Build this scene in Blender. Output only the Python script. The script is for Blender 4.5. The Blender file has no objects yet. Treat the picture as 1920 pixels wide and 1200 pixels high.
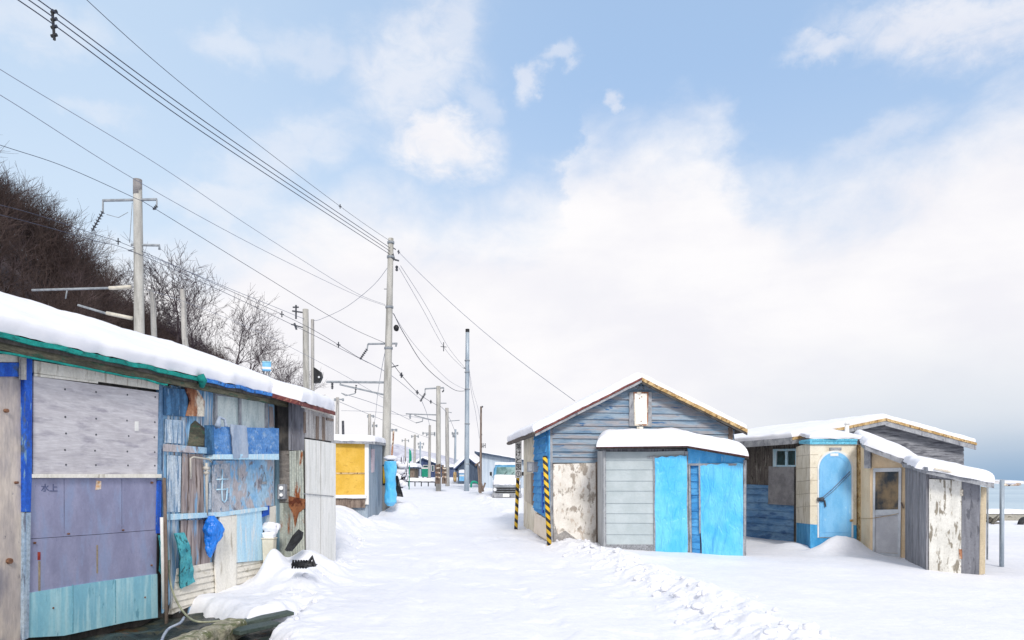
import bpy, math, random
import numpy as np
from mathutils import Vector, Matrix
random.seed(7); rng = np.random.default_rng(7)
SC = bpy.context.scene
COL = SC.collection

# ------------------------------------------------------------ camera, light
F, CX, HY, H = 1387.0, 960.0, 906.0, 1.6      # focal length and horizon measured from the photograph (1920 px wide)
cam = bpy.data.objects.new('camera', bpy.data.cameras.new('camera')); COL.objects.link(cam)
cam.location = (0, 0, H); cam.rotation_euler = (math.pi/2, 0, 0)
cam.data.sensor_width = 36; cam.data.lens = F/1920*36; cam.data.shift_y = (HY-600)/1920
cam.data.clip_start = .05; cam.data.clip_end = 60000
SC.camera = cam
SUN_EL, SUN_AZ = math.radians(36), math.radians(170)
sd = bpy.data.lights.new('sun', 'SUN'); sd.energy = 1.8; sd.angle = math.radians(12); sd.color = (1, .95, .88)
so = bpy.data.objects.new('sun', sd); COL.objects.link(so)
sdir = Vector((math.sin(SUN_AZ)*math.cos(SUN_EL), math.cos(SUN_AZ)*math.cos(SUN_EL), math.sin(SUN_EL)))
so.rotation_euler = sdir.to_track_quat('Z', 'Y').to_euler(); so.location = (0, -20, 40)
VS = SC.view_settings
VS.view_transform = 'Standard'; VS.look = 'None'; VS.gamma = 1; VS.exposure = 0.48

def lin(c, k=1.0):
    if isinstance(c, str): c = [int(c[i:i+2], 16)/255 for i in (0, 2, 4)]
    return tuple(k*(x/12.92 if x <= .04045 else ((x+.055)/1.055)**2.4) for x in c) + (1,)

class NT:
    def __init__(s, tree): s.t = tree; s.n = tree.nodes; s.l = tree.links
    def new(s, typ, **kw):
        n = s.n.new(typ)
        for k, v in kw.items(): setattr(n, k, v)
        return n
    def set(s, sock, v):
        if hasattr(v, 'is_output'): s.l.new(v, sock)
        else: sock.default_value = v
    def math(s, op, a, b=0.0, c=None, clamp=False):
        n = s.new('ShaderNodeMath', operation=op, use_clamp=clamp)
        s.set(n.inputs[0], a); s.set(n.inputs[1], b)
        if c is not None: s.set(n.inputs[2], c)
        return n.outputs[0]
    def smooth(s, x, lo, hi, o0=0.0, o1=1.0):
        n = s.new('ShaderNodeMapRange', interpolation_type='SMOOTHSTEP')
        s.set(n.inputs[0], x); n.inputs[1].default_value = lo; n.inputs[2].default_value = hi
        n.inputs[3].default_value = o0; n.inputs[4].default_value = o1
        return n.outputs[0]
    def mix(s, f, a, b, mode='MIX'):
        n = s.new('ShaderNodeMix', data_type='RGBA', blend_type=mode)
        s.set(n.inputs[0], f); s.set(n.inputs[6], a); s.set(n.inputs[7], b)
        return n.outputs[2]
    def noise(s, vec, scale=1.0, detail=6.0, rough=.6, dist=0.0):
        n = s.new('ShaderNodeTexNoise'); s.l.new(vec, n.inputs['Vector'])
        n.inputs['Scale'].default_value = scale; n.inputs['Detail'].default_value = detail
        n.inputs['Roughness'].default_value = rough; n.inputs['Distortion'].default_value = dist
        return n.outputs[0]
    def mapping(s, vec, scale=(1, 1, 1), loc=(0, 0, 0), rot=(0, 0, 0)):
        n = s.new('ShaderNodeMapping'); s.l.new(vec, n.inputs[0])
        n.inputs[1].default_value = loc; n.inputs[2].default_value = rot; n.inputs[3].default_value = scale
        return n.outputs[0]

# ------------------------------------------------------------ sky: Nishita with a bank of cloud
W = bpy.data.worlds.new('World'); SC.world = W; W.use_nodes = True
w = NT(W.node_tree); w.n.clear()
out = w.new('ShaderNodeOutputWorld'); bg = w.new('ShaderNodeBackground'); w.l.new(bg.outputs[0], out.inputs[0])
bg.inputs[1].default_value = .1
sky = w.new('ShaderNodeTexSky', sky_type='NISHITA'); sky.sun_disc = False
sky.sun_elevation = SUN_EL; sky.sun_rotation = SUN_AZ; sky.air_density = 1.0; sky.dust_density = .6; sky.ozone_density = 1.6
tc = w.new('ShaderNodeTexCoord'); sep = w.new('ShaderNodeSeparateXYZ'); w.l.new(tc.outputs['Generated'], sep.inputs[0])
az = w.math('ARCTAN2', sep.outputs[0], sep.outputs[1])
el = w.math('ARCSINE', sep.outputs[2])
def sky_az(px): return math.atan((px-CX)/F)
def sky_el(px, py): return math.atan((HY-py)/F*math.cos(sky_az(px)))
cv = w.new('ShaderNodeCombineXYZ'); w.l.new(az, cv.inputs[0]); w.l.new(el, cv.inputs[1])
cvec = cv.outputs[0]
n1 = w.noise(w.mapping(cvec, (5, 8, 1)), 1, 9, .58, .25)
n2 = w.noise(w.mapping(cvec, (13, 19, 1), (3, 1, 0)), 1, 8, .6, .4)
n3 = w.noise(w.mapping(cvec, (3.2, 14, 1), (7, 2, 0)), 1, 7, .55, .3)
bank = w.new('ShaderNodeFloatCurve')
pts = [(-700, 560), (0, 520), (330, 470), (560, 400), (700, 375), (880, 395), (985, 385), (1055, 345), (1085, 265), (1160, 250), (1240, 238), (1340, 262), (1405, 330), (1460, 378), (1520, 360), (1700, 292), (1800, 235), (1920, 165), (2500, 60)]
A0, A1 = -1.0, 1.0
cm = bank.mapping.curves[0]
pp = sorted(((sky_az(x)-A0)/(A1-A0), sky_el(x, y)) for x, y in pts)
pp = [(0.0, 1.3)] + pp + [(1.0, 1.3)]  # unseen full cloud added at the sides and behind, for less blue ambient light
cm.points[0].location = pp[0]; cm.points[1].location = pp[-1]
for p in pp[1:-1]: cm.points.new(*p)
bank.mapping.use_clip = False
bank.mapping.update()
azw = w.math('ADD', az, w.math('MULTIPLY', w.math('SUBTRACT', w.noise(w.mapping(cvec, (7, 9, 1), (31, 5, 0)), 1, 7, .62), .5), .22))
azn = w.math('DIVIDE', w.math('SUBTRACT', azw, A0), A1-A0, clamp=True)
w.l.new(azn, bank.inputs[1])
d = w.math('SUBTRACT', bank.outputs[0], el)
d = w.math('ADD', d, w.math('MULTIPLY', w.math('SUBTRACT', n1, .5), .16))
d = w.math('ADD', d, w.math('MULTIPLY', w.math('SUBTRACT', n2, .5), .10))
mask = w.smooth(d, -.06, .085)
wx = w.math('ADD', w.math('MULTIPLY', w.math('SUBTRACT', w.noise(w.mapping(cvec, (9, 12, 1), (11, 5, 0)), 1, 6, .6), .5), .14), az)
wy = w.math('ADD', w.math('MULTIPLY', w.math('SUBTRACT', w.noise(w.mapping(cvec, (9, 12, 1), (2, 15, 0)), 1, 6, .6), .5), .10), el)
n4 = w.noise(w.mapping(cvec, (24, 40, 1), (5, 5, 0), (0, 0, .5)), 1, 8, .65, .8)
def blob(px, py, rx, ry, amt, tilt=0):
    ax, ey = sky_az(px), sky_el(px, py)
    dx = w.math('SUBTRACT', wx, ax); dy = w.math('SUBTRACT', wy, ey)
    c, s_ = math.cos(tilt), math.sin(tilt)
    u = w.math('ADD', w.math('MULTIPLY', dx, c), w.math('MULTIPLY', dy, s_))
    v = w.math('SUBTRACT', w.math('MULTIPLY', dy, c), w.math('MULTIPLY', dx, s_))
    u = w.math('DIVIDE', u, rx/F); v = w.math('DIVIDE', v, ry/F)
    r = w.math('ADD', w.math('MULTIPLY', u, u), w.math('MULTIPLY', v, v))
    g = w.math('EXPONENT', w.math('MULTIPLY', r, -1.0))
    nn = w.math('ADD', w.math('MULTIPLY', n2, 1.1), w.math('MULTIPLY', n4, 1.3))
    return w.math('MULTIPLY', w.smooth(w.math('MULTIPLY', g, nn), .22, 1.25), amt)
tot = None
for b in [(825, 268, 125, 62, .95, -.15), (780, 130, 150, 105, .62, .5), (850, 40, 90, 70, .5, .4), (992, 158, 34, 20, .55, .6), (1048, 118, 34, 18, .42, 0), (1160, 176, 22, 18, .55, .8),
          (430, 92, 80, 36, .42, 0), (590, 88, 130, 38, .34, 0), (540, 300, 170, 70, .45, .5), (900, 200, 60, 40, .35, -.8), (1790, 42, 220, 62, .75, -.15), (1555, 95, 75, 24, .6, -.15),
          (40, 30, 140, 40, .4, 0), (430, 380, 130, 40, .5, 0), (180, 215, 70, 22, .3, 0), (1650, 270, 120, 40, .4, .2)]:
    g = blob(*b); tot = g if tot is None else w.math('MAXIMUM', tot, g)
mask = w.math('MAXIMUM', mask, tot)
# cloud brightness: bright tops, slate underside low over the sea on the right
low = w.smooth(el, .0, .22, 1, 0); rightw = w.smooth(az, .10, .52)
under = w.math('MULTIPLY', w.math('MULTIPLY', low, rightw), w.smooth(n3, .25, .6, .6, 1.0))
cl = w.mix(w.smooth(w.math('ADD', w.math('MULTIPLY', n1, .6), w.math('MULTIPLY', n3, .4)), .36, .62), (6.5, 6.45, 6.8, 1), (7.15, 7.05, 7.15, 1))
cl = w.mix(under, cl, (4.6, 5.15, 5.8, 1))
deep = w.math('MULTIPLY', w.smooth(el, -.01, .085, 1, 0), w.smooth(az, .36, .60))
cl = w.mix(deep, cl, (2.0, 3.1, 4.5, 1))
blue = w.mix(.62, w.mix(1.0, sky.outputs[0], (1.0, 1.0, 1.0, 1), 'MULTIPLY'), (3.75, 5.3, 7.6, 1))
blue = w.mix(w.smooth(el, .18, .52, .52, .0), blue, (5.4, 5.9, 6.4, 1))
blue = w.mix(w.smooth(az, -.55, .15, .42, 0), blue, (5.6, 6.5, 7.2, 1))
w.l.new(w.mix(mask, blue, cl), bg.inputs[0])

# ------------------------------------------------------------ materials
MATS = {}
def base_mat(name):
    m = bpy.data.materials.new(name); m.use_nodes = True
    t = NT(m.node_tree); b = t.n['Principled BSDF']; MATS[name] = m
    return m, t, b, t.new('ShaderNodeTexCoord').outputs['Object']
def wmat(name, a, b, s=(4, 4, 1), lo=.38, hi=.62, peel=None, ps=(6, 6, 6), pt=.6, pw=.03, peel2=None, p2s=(3, 3, 3), p2t=.6, rough=.75, bump=.25, bs=(30, 30, 30), var=.35, metal=0, k=1.0, stripes=None):
    m, t, bs_, co = base_mat(name)
    off = (random.random()*50, random.random()*50, random.random()*50)
    n = t.noise(t.mapping(co, s, off), 1, 8, .62, 1.6 if name == 'grey_plywood' else 0.0)
    col = t.mix(t.smooth(n, lo, hi), lin(a, k), lin(b, k))
    if peel:
        p = t.noise(t.mapping(co, ps, off[::-1]), 1, 7, .6, .2)
        col = t.mix(t.smooth(p, pt-pw, pt+pw), col, lin(peel, k))
    if peel2:
        p = t.noise(t.mapping(co, p2s, (off[1], off[0], 3)), 1, 7, .65, .3)
        col = t.mix(t.smooth(p, p2t-.04, p2t+.04), col, lin(peel2, k))
    f = t.noise(t.mapping(co, bs, off), 1, 5, .7)
    v = t.smooth(f, .2, .8, 1-var, 1+var*.6)
    cc = t.new('ShaderNodeCombineColor')
    for i in range(3): t.l.new(v, cc.inputs[i])
    col = t.mix(1.0, col, cc.outputs[0], 'MULTIPLY')
    t.l.new(col, bs_.inputs['Base Color'])
    t.set(bs_.inputs['Roughness'], t.smooth(f, .2, .8, max(.05, rough-.12), min(1, rough+.12)))
    bs_.inputs['Metallic'].default_value = metal; bs_.inputs['Specular IOR Level'].default_value = .3
    bp = t.new('ShaderNodeBump'); bp.inputs['Strength'].default_value = bump; bp.inputs['Distance'].default_value = .02
    t.l.new(t.math('ADD', f, t.math('MULTIPLY', n, .7)), bp.inputs['Height']); t.l.new(bp.outputs[0], bs_.inputs['Normal'])
    return m
HG = (1.2, 1.2, 14)      # horizontal grain
VG = (14, 14, 1.0)       # vertical grain
def snow_mat(name, tint='f2f3f9', k=.93, bscale=9, strength=.35):
    m, t, b, co = base_mat(name)
    n = t.noise(co, bscale, 8, .62); n_ = t.noise(co, 1.3, 4, .5)
    col = t.mix(t.smooth(t.math('ADD', t.math('MULTIPLY', n, .5), t.math('MULTIPLY', n_, .5)), .35, .65), lin('e9ebf3', k), lin(tint, k))
    t.l.new(col, b.inputs['Base Color']); b.inputs['Roughness'].default_value = .62; b.inputs['Specular IOR Level'].default_value = .2
    bp = t.new('ShaderNodeBump'); bp.inputs['Strength'].default_value = strength; bp.inputs['Distance'].default_value = .05
    fine = t.noise(co, 70, 4, .7)
    t.l.new(t.math('ADD', n, t.math('MULTIPLY', fine, .12)), bp.inputs['Height']); t.l.new(bp.outputs[0], b.inputs['Normal'])
    return m
SNOW = snow_mat('snow_ground')
SNOWR = snow_mat('snow_roof', bscale=4, strength=.12)
PLY = wmat('grey_plywood', 'b9b6bc', 'cfcdd2', (1.6, 1.6, 7), .3, .7, peel='a5a2ac', ps=(2.5, 2.5, 11), pt=.6, pw=.1, bump=.15, bs=(5, 5, 60), var=.18)
BEIGE = wmat('beige_plywood', 'b5aca9', 'cfc4ba', (3, 3, 1.5), peel='8d8a92', ps=(3, 3, 1.3), pt=.58, pw=.12, peel2='77747c', p2s=(9, 9, 5), p2t=.68, bs=(40, 40, 6), var=.2)
LAV = wmat('lavender_sheet', '8587a4', '9799b6', (2.5, 2.5, 1.2), peel='8c97b8', ps=(6, 6, 2), pt=.58, pw=.1, peel2='6f7396', p2s=(14, 14, 5), p2t=.68, bump=.08, rough=.55, var=.1)
TEAL = wmat('pale_teal_sheet', '7cb6cb', '93c9d8', (3, 3, 1), peel='a9d3dd', ps=(9, 9, 1), pt=.56, pw=.1, peel2='68a0b4', p2s=(7, 7, 3), p2t=.64, rough=.55, bump=.08, var=.1)
ROYAL = wmat('royal_blue_paint', '1f4fb4', '2d66cc', (8, 8, 2), peel='6f94b8', ps=(24, 24, 4), pt=.62, peel2='4a5a70', p2s=(5, 5, 2), p2t=.63)
BLUEW = wmat('worn_blue_planks', '5f93c0', '8cb6d6', (12, 12, 1.0), .36, .6, peel='c6d0d8', ps=(16, 16, 1.3), pt=.53, pw=.07, peel2='90827c', p2s=(8, 8, .9), p2t=.6, bs=(60, 60, 6), var=.45)
BLUEW2 = wmat('faded_blue_sheet', '7fb0d8', 'a3c4dc', (3, 3, 3), peel='b3aeb2', ps=(4, 4, 3), pt=.52, pw=.06, peel2='7f7c84', p2s=(7, 7, 4), p2t=.61, bs=(40, 40, 12), var=.35)
BARE = wmat('bare_weathered_plank', '8d8283', 'b0a5a2', VG, peel='5d4f4b', ps=(18, 18, 1.3), pt=.6, pw=.05, peel2='7da2c4', p2s=(10, 10, 1.2), p2t=.6, bs=(70, 70, 5), var=.35)
DARKW = wmat('dark_wood', '3a3838', '57534f', (6, 6, 3), bs=(30, 30, 8), var=.4)
MOSSW = wmat('mossy_eave_board', '4a4a3e', '6d6a58', (2, 2, 16), peel='3c5a48', ps=(5, 5, 16), pt=.6, pw=.06, bs=(20, 20, 60), var=.5)
GREEN = wmat('green_eave_edge', '0f7f78', '1b9a90', (5, 5, 5), peel='0c5a58', ps=(12, 12, 20), pt=.6, pw=.08)
BLUEE = wmat('blue_eave_edge', '2f6fc0', '4d93dd', (6, 6, 6), peel='28486e', ps=(12, 12, 12), pt=.58, pw=.08)
NAVY = wmat('navy_sheet', '2f5478', '4c7ba6', (10, 10, 3), peel='8fa6bc', ps=(26, 26, 4), pt=.64, bump=.3)
RUST = wmat('rusty_metal', '7e4c36', 'a8785a', (6, 6, 3), peel='d8d2c4', ps=(4, 4, 2), pt=.5, pw=.08, peel2='4e241a', p2s=(9, 9, 5), p2t=.6)
WHITEB = wmat('cream_board', 'dfdcd2', 'ebe8e0', (6, 6, 1.2), peel='b4ada0', ps=(12, 12, 2), pt=.62, pw=.06, peel2='a2937e', p2s=(14, 14, 2), p2t=.68, var=.15)
PALEB = wmat('pale_blue_board', 'a6cfe8', 'bcdcec', (9, 9, 1), peel='d3dde2', ps=(18, 18, 1.5), pt=.58, pw=.08, var=.15)
CORR = wmat('cream_corrugated', 'd8d4ca', 'e6e2d8', (3, 3, 3), peel='b4ae9e', ps=(6, 6, 10), pt=.62, pw=.08, peel2='7e6c58', p2s=(9, 9, 9), p2t=.7, var=.15)
GALV = wmat('white_galvanised_sheet', 'e4e4e0', 'edece8', (5, 5, 1), peel='d6d6d0', ps=(9, 9, 1.5), pt=.58, pw=.08, peel2='a98a66', p2s=(5, 5, 1.5), p2t=.7, rough=.5, bump=.06, var=.1)
RUSTG = wmat('rust_streaked_sheet', '9aa19c', 'b4b8ae', (10, 10, .9), peel='7d8078', ps=(8, 8, .8), pt=.56, pw=.08, peel2='8c4e26', p2s=(5, 5, 1.4), p2t=.6, bump=.1)
GREYP = wmat('grey_plank', '6e6e76', '8b8c94', VG, peel='54545c', ps=(22, 22, 2), pt=.6, pw=.06, bs=(60, 60, 5), var=.3)
GREYV = wmat('grey_weathered_boards', '75767d', '94959b', VG, .35, .62, peel='4f5056', ps=(30, 30, 2.2), pt=.6, pw=.05, peel2='b9b9bc', p2s=(40, 40, 4), p2t=.68, bs=(80, 80, 6), var=.45)
GLASSF = wmat('frosted_glass', 'bccac9', 'd2dbd8', (3, 3, 1.2), peel='a8b8b8', ps=(4, 4, 1), pt=.55, pw=.1, rough=.3, bump=.03, var=.06)
GLASSD = wmat('dark_glass', '1e3436', '35535a', (3, 3, 3), rough=.12, bump=.0, var=.1)
CLAP = wmat('blue_grey_clapboard', '66829c', '94a5b4', (1.6, 1.6, 7), .34, .64, peel='98989e', ps=(1.2, 1.2, 12), pt=.52, pw=.08, peel2='3f6690', p2s=(2, 2, 8), p2t=.64, bs=(6, 6, 60), var=.25)
CLAPD = wmat('dark_blue_clapboard', '5784b4', '7ba2c8', (1.6, 1.6, 5), peel='4a70a0', ps=(2, 2, 7), pt=.57, pw=.08, bs=(8, 8, 50), var=.2)
CLAPB = wmat('bright_blue_boards', '3f8ecb', '5aa5da', (2, 2, 5), peel='3478b4', ps=(2, 2, 7), pt=.6, pw=.08, bs=(14, 14, 60), var=.2)
PEEL = wmat('peeling_white_paint', 'd9d4cc', 'e8e4de', (3, 3, 3), peel='a39a90', ps=(6, 6, 3.2), pt=.575, pw=.035, peel2='c2b5a8', p2s=(11, 11, 5), p2t=.6, var=.12)
PEELV = wmat('flaking_white_board', 'cfcec8', 'e0dfd9', (6, 6, 1.5), peel='8a8478', ps=(16, 16, 3.2), pt=.575, pw=.02, peel2='a59c8c', p2s=(26, 26, 7), p2t=.64, var=.15)
SIDING = wmat('pale_grey_siding', 'a6b1b5', 'b2bcc0', (2, 2, 2), rough=.5, bump=.03, var=.06)
STONE = wmat('speckled_grey_base', '85888e', '9fa2a8', (40, 40, 40), peel='6e7076', ps=(60, 60, 60), pt=.55, var=.4)
CREAM = wmat('cream_mortar', 'd8d0bc', 'e6dfcf', (2.5, 2.5, 2.5), peel='bdb29c', ps=(4, 4, 2), pt=.6, pw=.08, peel2='a89c8a', p2s=(8, 8, 3), p2t=.68, var=.12)
TAN = wmat('tan_wall', 'e2c8a4', 'ead3b2', (4, 4, 2), peel='d8b98e', ps=(6, 6, 2), pt=.66, pw=.08, var=.1)
SKYB = wmat('sky_blue_paint', '6fb3e2', '84c0ea', (4, 4, 2), peel='a4d0ee', ps=(12, 12, 4), pt=.66, rough=.45, bump=.05, var=.08)
DBLUE = wmat('deeper_blue_paint', '3c92c8', '55a8d8', (5, 5, 3), peel='2c7cb4', ps=(6, 6, 3), pt=.6, pw=.08, var=.15)
ALU = wmat('aluminium', 'b2b8be', 'c6cbd0', (3, 3, 3), rough=.4, bump=.02, var=.08, metal=.35)
GREYT = wmat('grey_trim_wood', '8a8d94', 'a2a5aa', (6, 6, 6), peel='6e7078', ps=(14, 14, 4), pt=.6, pw=.06, var=.25)
MAROON = wmat('maroon_edge', '5c2f33', '7a4440', (6, 6, 6), peel='9a6a5a', ps=(20, 20, 20), pt=.6)
OCHRE = wmat('ochre_rake_board', 'a98a5a', 'cbb184', (6, 6, 6), peel='6e5030', ps=(14, 14, 14), pt=.58, pw=.06)
CONC = wmat('pole_concrete', 'a09f9b', 'b8b7b2', (3, 3, .8), peel='8a8984', ps=(5, 5, .6), pt=.6, pw=.08, var=.18)
STEELP = wmat('galvanised_pole', '8f9dab', 'a7b3be', (4, 4, 1), rough=.45, var=.12, metal=.2)
OLDPOST = wmat('old_grey_post', '9b9a98', 'b8b6b2', VG, peel='77757a', ps=(30, 30, 2), pt=.6, var=.3)
IRON = wmat('dark_iron', '3c3f46', '52555c', (8, 8, 8), var=.3, rough=.6)
GREYM = wmat('grey_steel', '7f858c', '9aa0a6', (8, 8, 8), var=.2, rough=.5)
WIRE = wmat('wire', '33384a', '444a5c', (4, 4, 4), var=.2)
WIREG = wmat('grey_wire', '6d7386', '7d8394', (4, 4, 4), var=.2)
PORC = wmat('porcelain', 'b9b4a8', 'd0cabd', (8, 8, 8), rough=.35, var=.1)
YEL = wmat('yellow_sheet', 'cda43c', 'dab250', (3, 3, 2), peel='c0963a', ps=(6, 6, 12), pt=.62, pw=.05, peel2='a67a30', p2s=(9, 9, 9), p2t=.7, rough=.55, var=.1)
BGREY = wmat('blue_grey_sheet', '8796a6', '9dabb8', (10, 10, 1), peel='74828f', ps=(5, 5, 1), pt=.6, pw=.06, var=.15)
BROWN = wmat('brown_wood', '6e6058', '8a7c72', VG, peel='50443e', ps=(14, 14, 3), pt=.6, pw=.06, var=.3)
SOIL = wmat('wet_ground', '22282a', '38403c', (4, 4, 4), peel='4a4a3c', ps=(7, 7, 7), pt=.58, pw=.06, peel2='5a3c22', p2s=(2, 2, 2), p2t=.6, rough=.35, bump=.6, var=.5)
MOSSC = wmat('mossy_concrete', '8e8a78', 'aaa690', (9, 9, 9), peel='6a6f50', ps=(7, 7, 7), pt=.55, pw=.06, peel2='c8c6b8', p2s=(24, 24, 24), p2t=.62, bump=.6, var=.45)
BLACK = wmat('black_plastic', '17181b', '2a2c30', (8, 8, 8), rough=.45, var=.3)
TEALD = wmat('worn_teal_canvas', '3c94a4', '56b0ba', (7, 7, 7), peel='2c5a62', ps=(22, 22, 16), pt=.6, pw=.04, bump=.4, var=.35)
GREENB = wmat('green_box', '1f8a72', '2c9c82', (4, 4, 4), var=.1)
SLATE = wmat('dark_slate_wall', '3f4c5e', '526074', (8, 8, 1.5), var=.2)
INDIGO = wmat('dark_indigo_wall', '2f3d5e', '45547a', (6, 6, 2), var=.25)
PALEWALL = wmat('pale_blue_grey_wall', 'a9b7c6', 'bcc8d4', (8, 8, .8), var=.08)
PUTTY = wmat('putty_metal', 'b6b2aa', 'c8c4bc', (5, 5, 5), var=.12)
WHITEP = wmat('white_paint', 'dcdcda', 'e8e8e6', (5, 5, 5), var=.08)
INK = wmat('ink', '24252c', '30323a', (9, 9, 9), var=.1)
FADEI = wmat('faded_ink', '586082', '687092', (30, 30, 30), var=.2)
TYRE = wmat('rubber', '2a2b2e', '3c3d40', (9, 9, 9), var=.3)
GLINT = wmat('lamp_lens', 'c8ccd0', 'e0e2e4', (9, 9, 9), rough=.2, var=.05)
GTARP = wmat('grey_tarp', '8fa0b8', 'a9b6c8', (5, 5, 3), rough=.5, var=.12)

def tarp_mat(name, a, b, k=1.0):
    m, t, bs_, co = base_mat(name)
    n = t.noise(t.mapping(co, (6, 6, 2.2), (3, 3, 3), (.0, .5, 0)), 1, 5, .55, .6)
    t.l.new(t.mix(t.smooth(t.noise(co, 2.2, 3, .5), .35, .65), lin(a, k), lin(b, k)), bs_.inputs['Base Color'])
    bs_.inputs['Roughness'].default_value = .32; bs_.inputs['Specular IOR Level'].default_value = .5
    def crease(rot, sc, off_):
        q = t.noise(t.mapping(co, sc, off_, rot), 1, 3, .5, .5)
        return t.smooth(t.math('ABSOLUTE', t.math('SUBTRACT', q, .5)), 0, .07)
    h = t.math('ADD', t.math('MULTIPLY', crease((0, .6, 0), (5, 5, 1.4), (1, 2, 3)), .6), t.math('MULTIPLY', crease((0, -.45, 0), (8, 8, 2.2), (7, 1, 5)), .4))
    h = t.math('ADD', h, t.math('MULTIPLY', crease((0, .15, 0), (14, 14, 3.5), (4, 9, 2)), .25))
    bp = t.new('ShaderNodeBump'); bp.inputs['Strength'].default_value = .5; bp.inputs['Distance'].default_value = .03
    t.l.new(t.math('ADD', h, t.math('MULTIPLY', n, .4)), bp.inputs['Height']); t.l.new(bp.outputs[0], bs_.inputs['Normal'])
    return m
TARP = tarp_mat('blue_tarp', '50b8ee', '6ac6f5')
TARPD = tarp_mat('deep_blue_bag', '1672d8', '2a8af0')

def stripe_mat(name, freq, slant):
    m, t, b, co = base_mat(name)
    s = t.new('ShaderNodeSeparateXYZ'); t.l.new(co, s.inputs[0])
    q = t.math('ADD', t.math('MULTIPLY', s.outputs[2], freq), t.math('MULTIPLY', s.outputs[0], freq*slant))
    fr = t.math('FRACT', q); st = t.smooth(fr, .5, .54)
    n = t.noise(co, 30, 6, .7)
    col = t.mix(st, lin('e0b62a'), lin('25262a')); col = t.mix(t.smooth(n, .6, .68, 0, .7), col, lin('8b7f6a'))
    t.l.new(col, b.inputs['Base Color']); b.inputs['Roughness'].default_value = .6
    return m
STRIPE = stripe_mat('yellow_black_stripes', 5.6, .9)
STRIPE2 = stripe_mat('yellow_black_stripes_small', 4.4, .9)

# ------------------------------------------------------------ geometry helpers
def P(px, py, Y): return Vector(((px-CX)/F*Y, Y, H-(py-HY)/F*Y))
def G(px, py, z=0.0):
    Y = F*(H-z)/(py-HY); return Vector(((px-CX)/F*Y, Y, z))

class Wall:
    """vertical plane through ground point (ax,ay) running along (dx,dy); normal faces the camera"""
    def __init__(s, ax, ay, dx, dy):
        s.a = Vector((ax, ay, 0)); s.d = Vector((dx, dy, 0)).normalized(); s.n = Vector((s.d.y, -s.d.x, 0))
        if s.n.dot(-s.a) < 0: s.n = -s.n
    def at(s, px, py, off=0.0):
        r = Vector(((px-CX)/F, 1, -(py-HY)/F)); o = Vector((0, 0, H))
        t = (s.a+s.n*off-o).dot(s.n)/r.dot(s.n)
        return o+r*t
    def u(s, p): return (p-s.a).dot(s.d)
    def pt(s, u, z, off=0.0): 
        v = s.a+s.d*u+s.n*off; return Vector((v.x, v.y, z))

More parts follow.
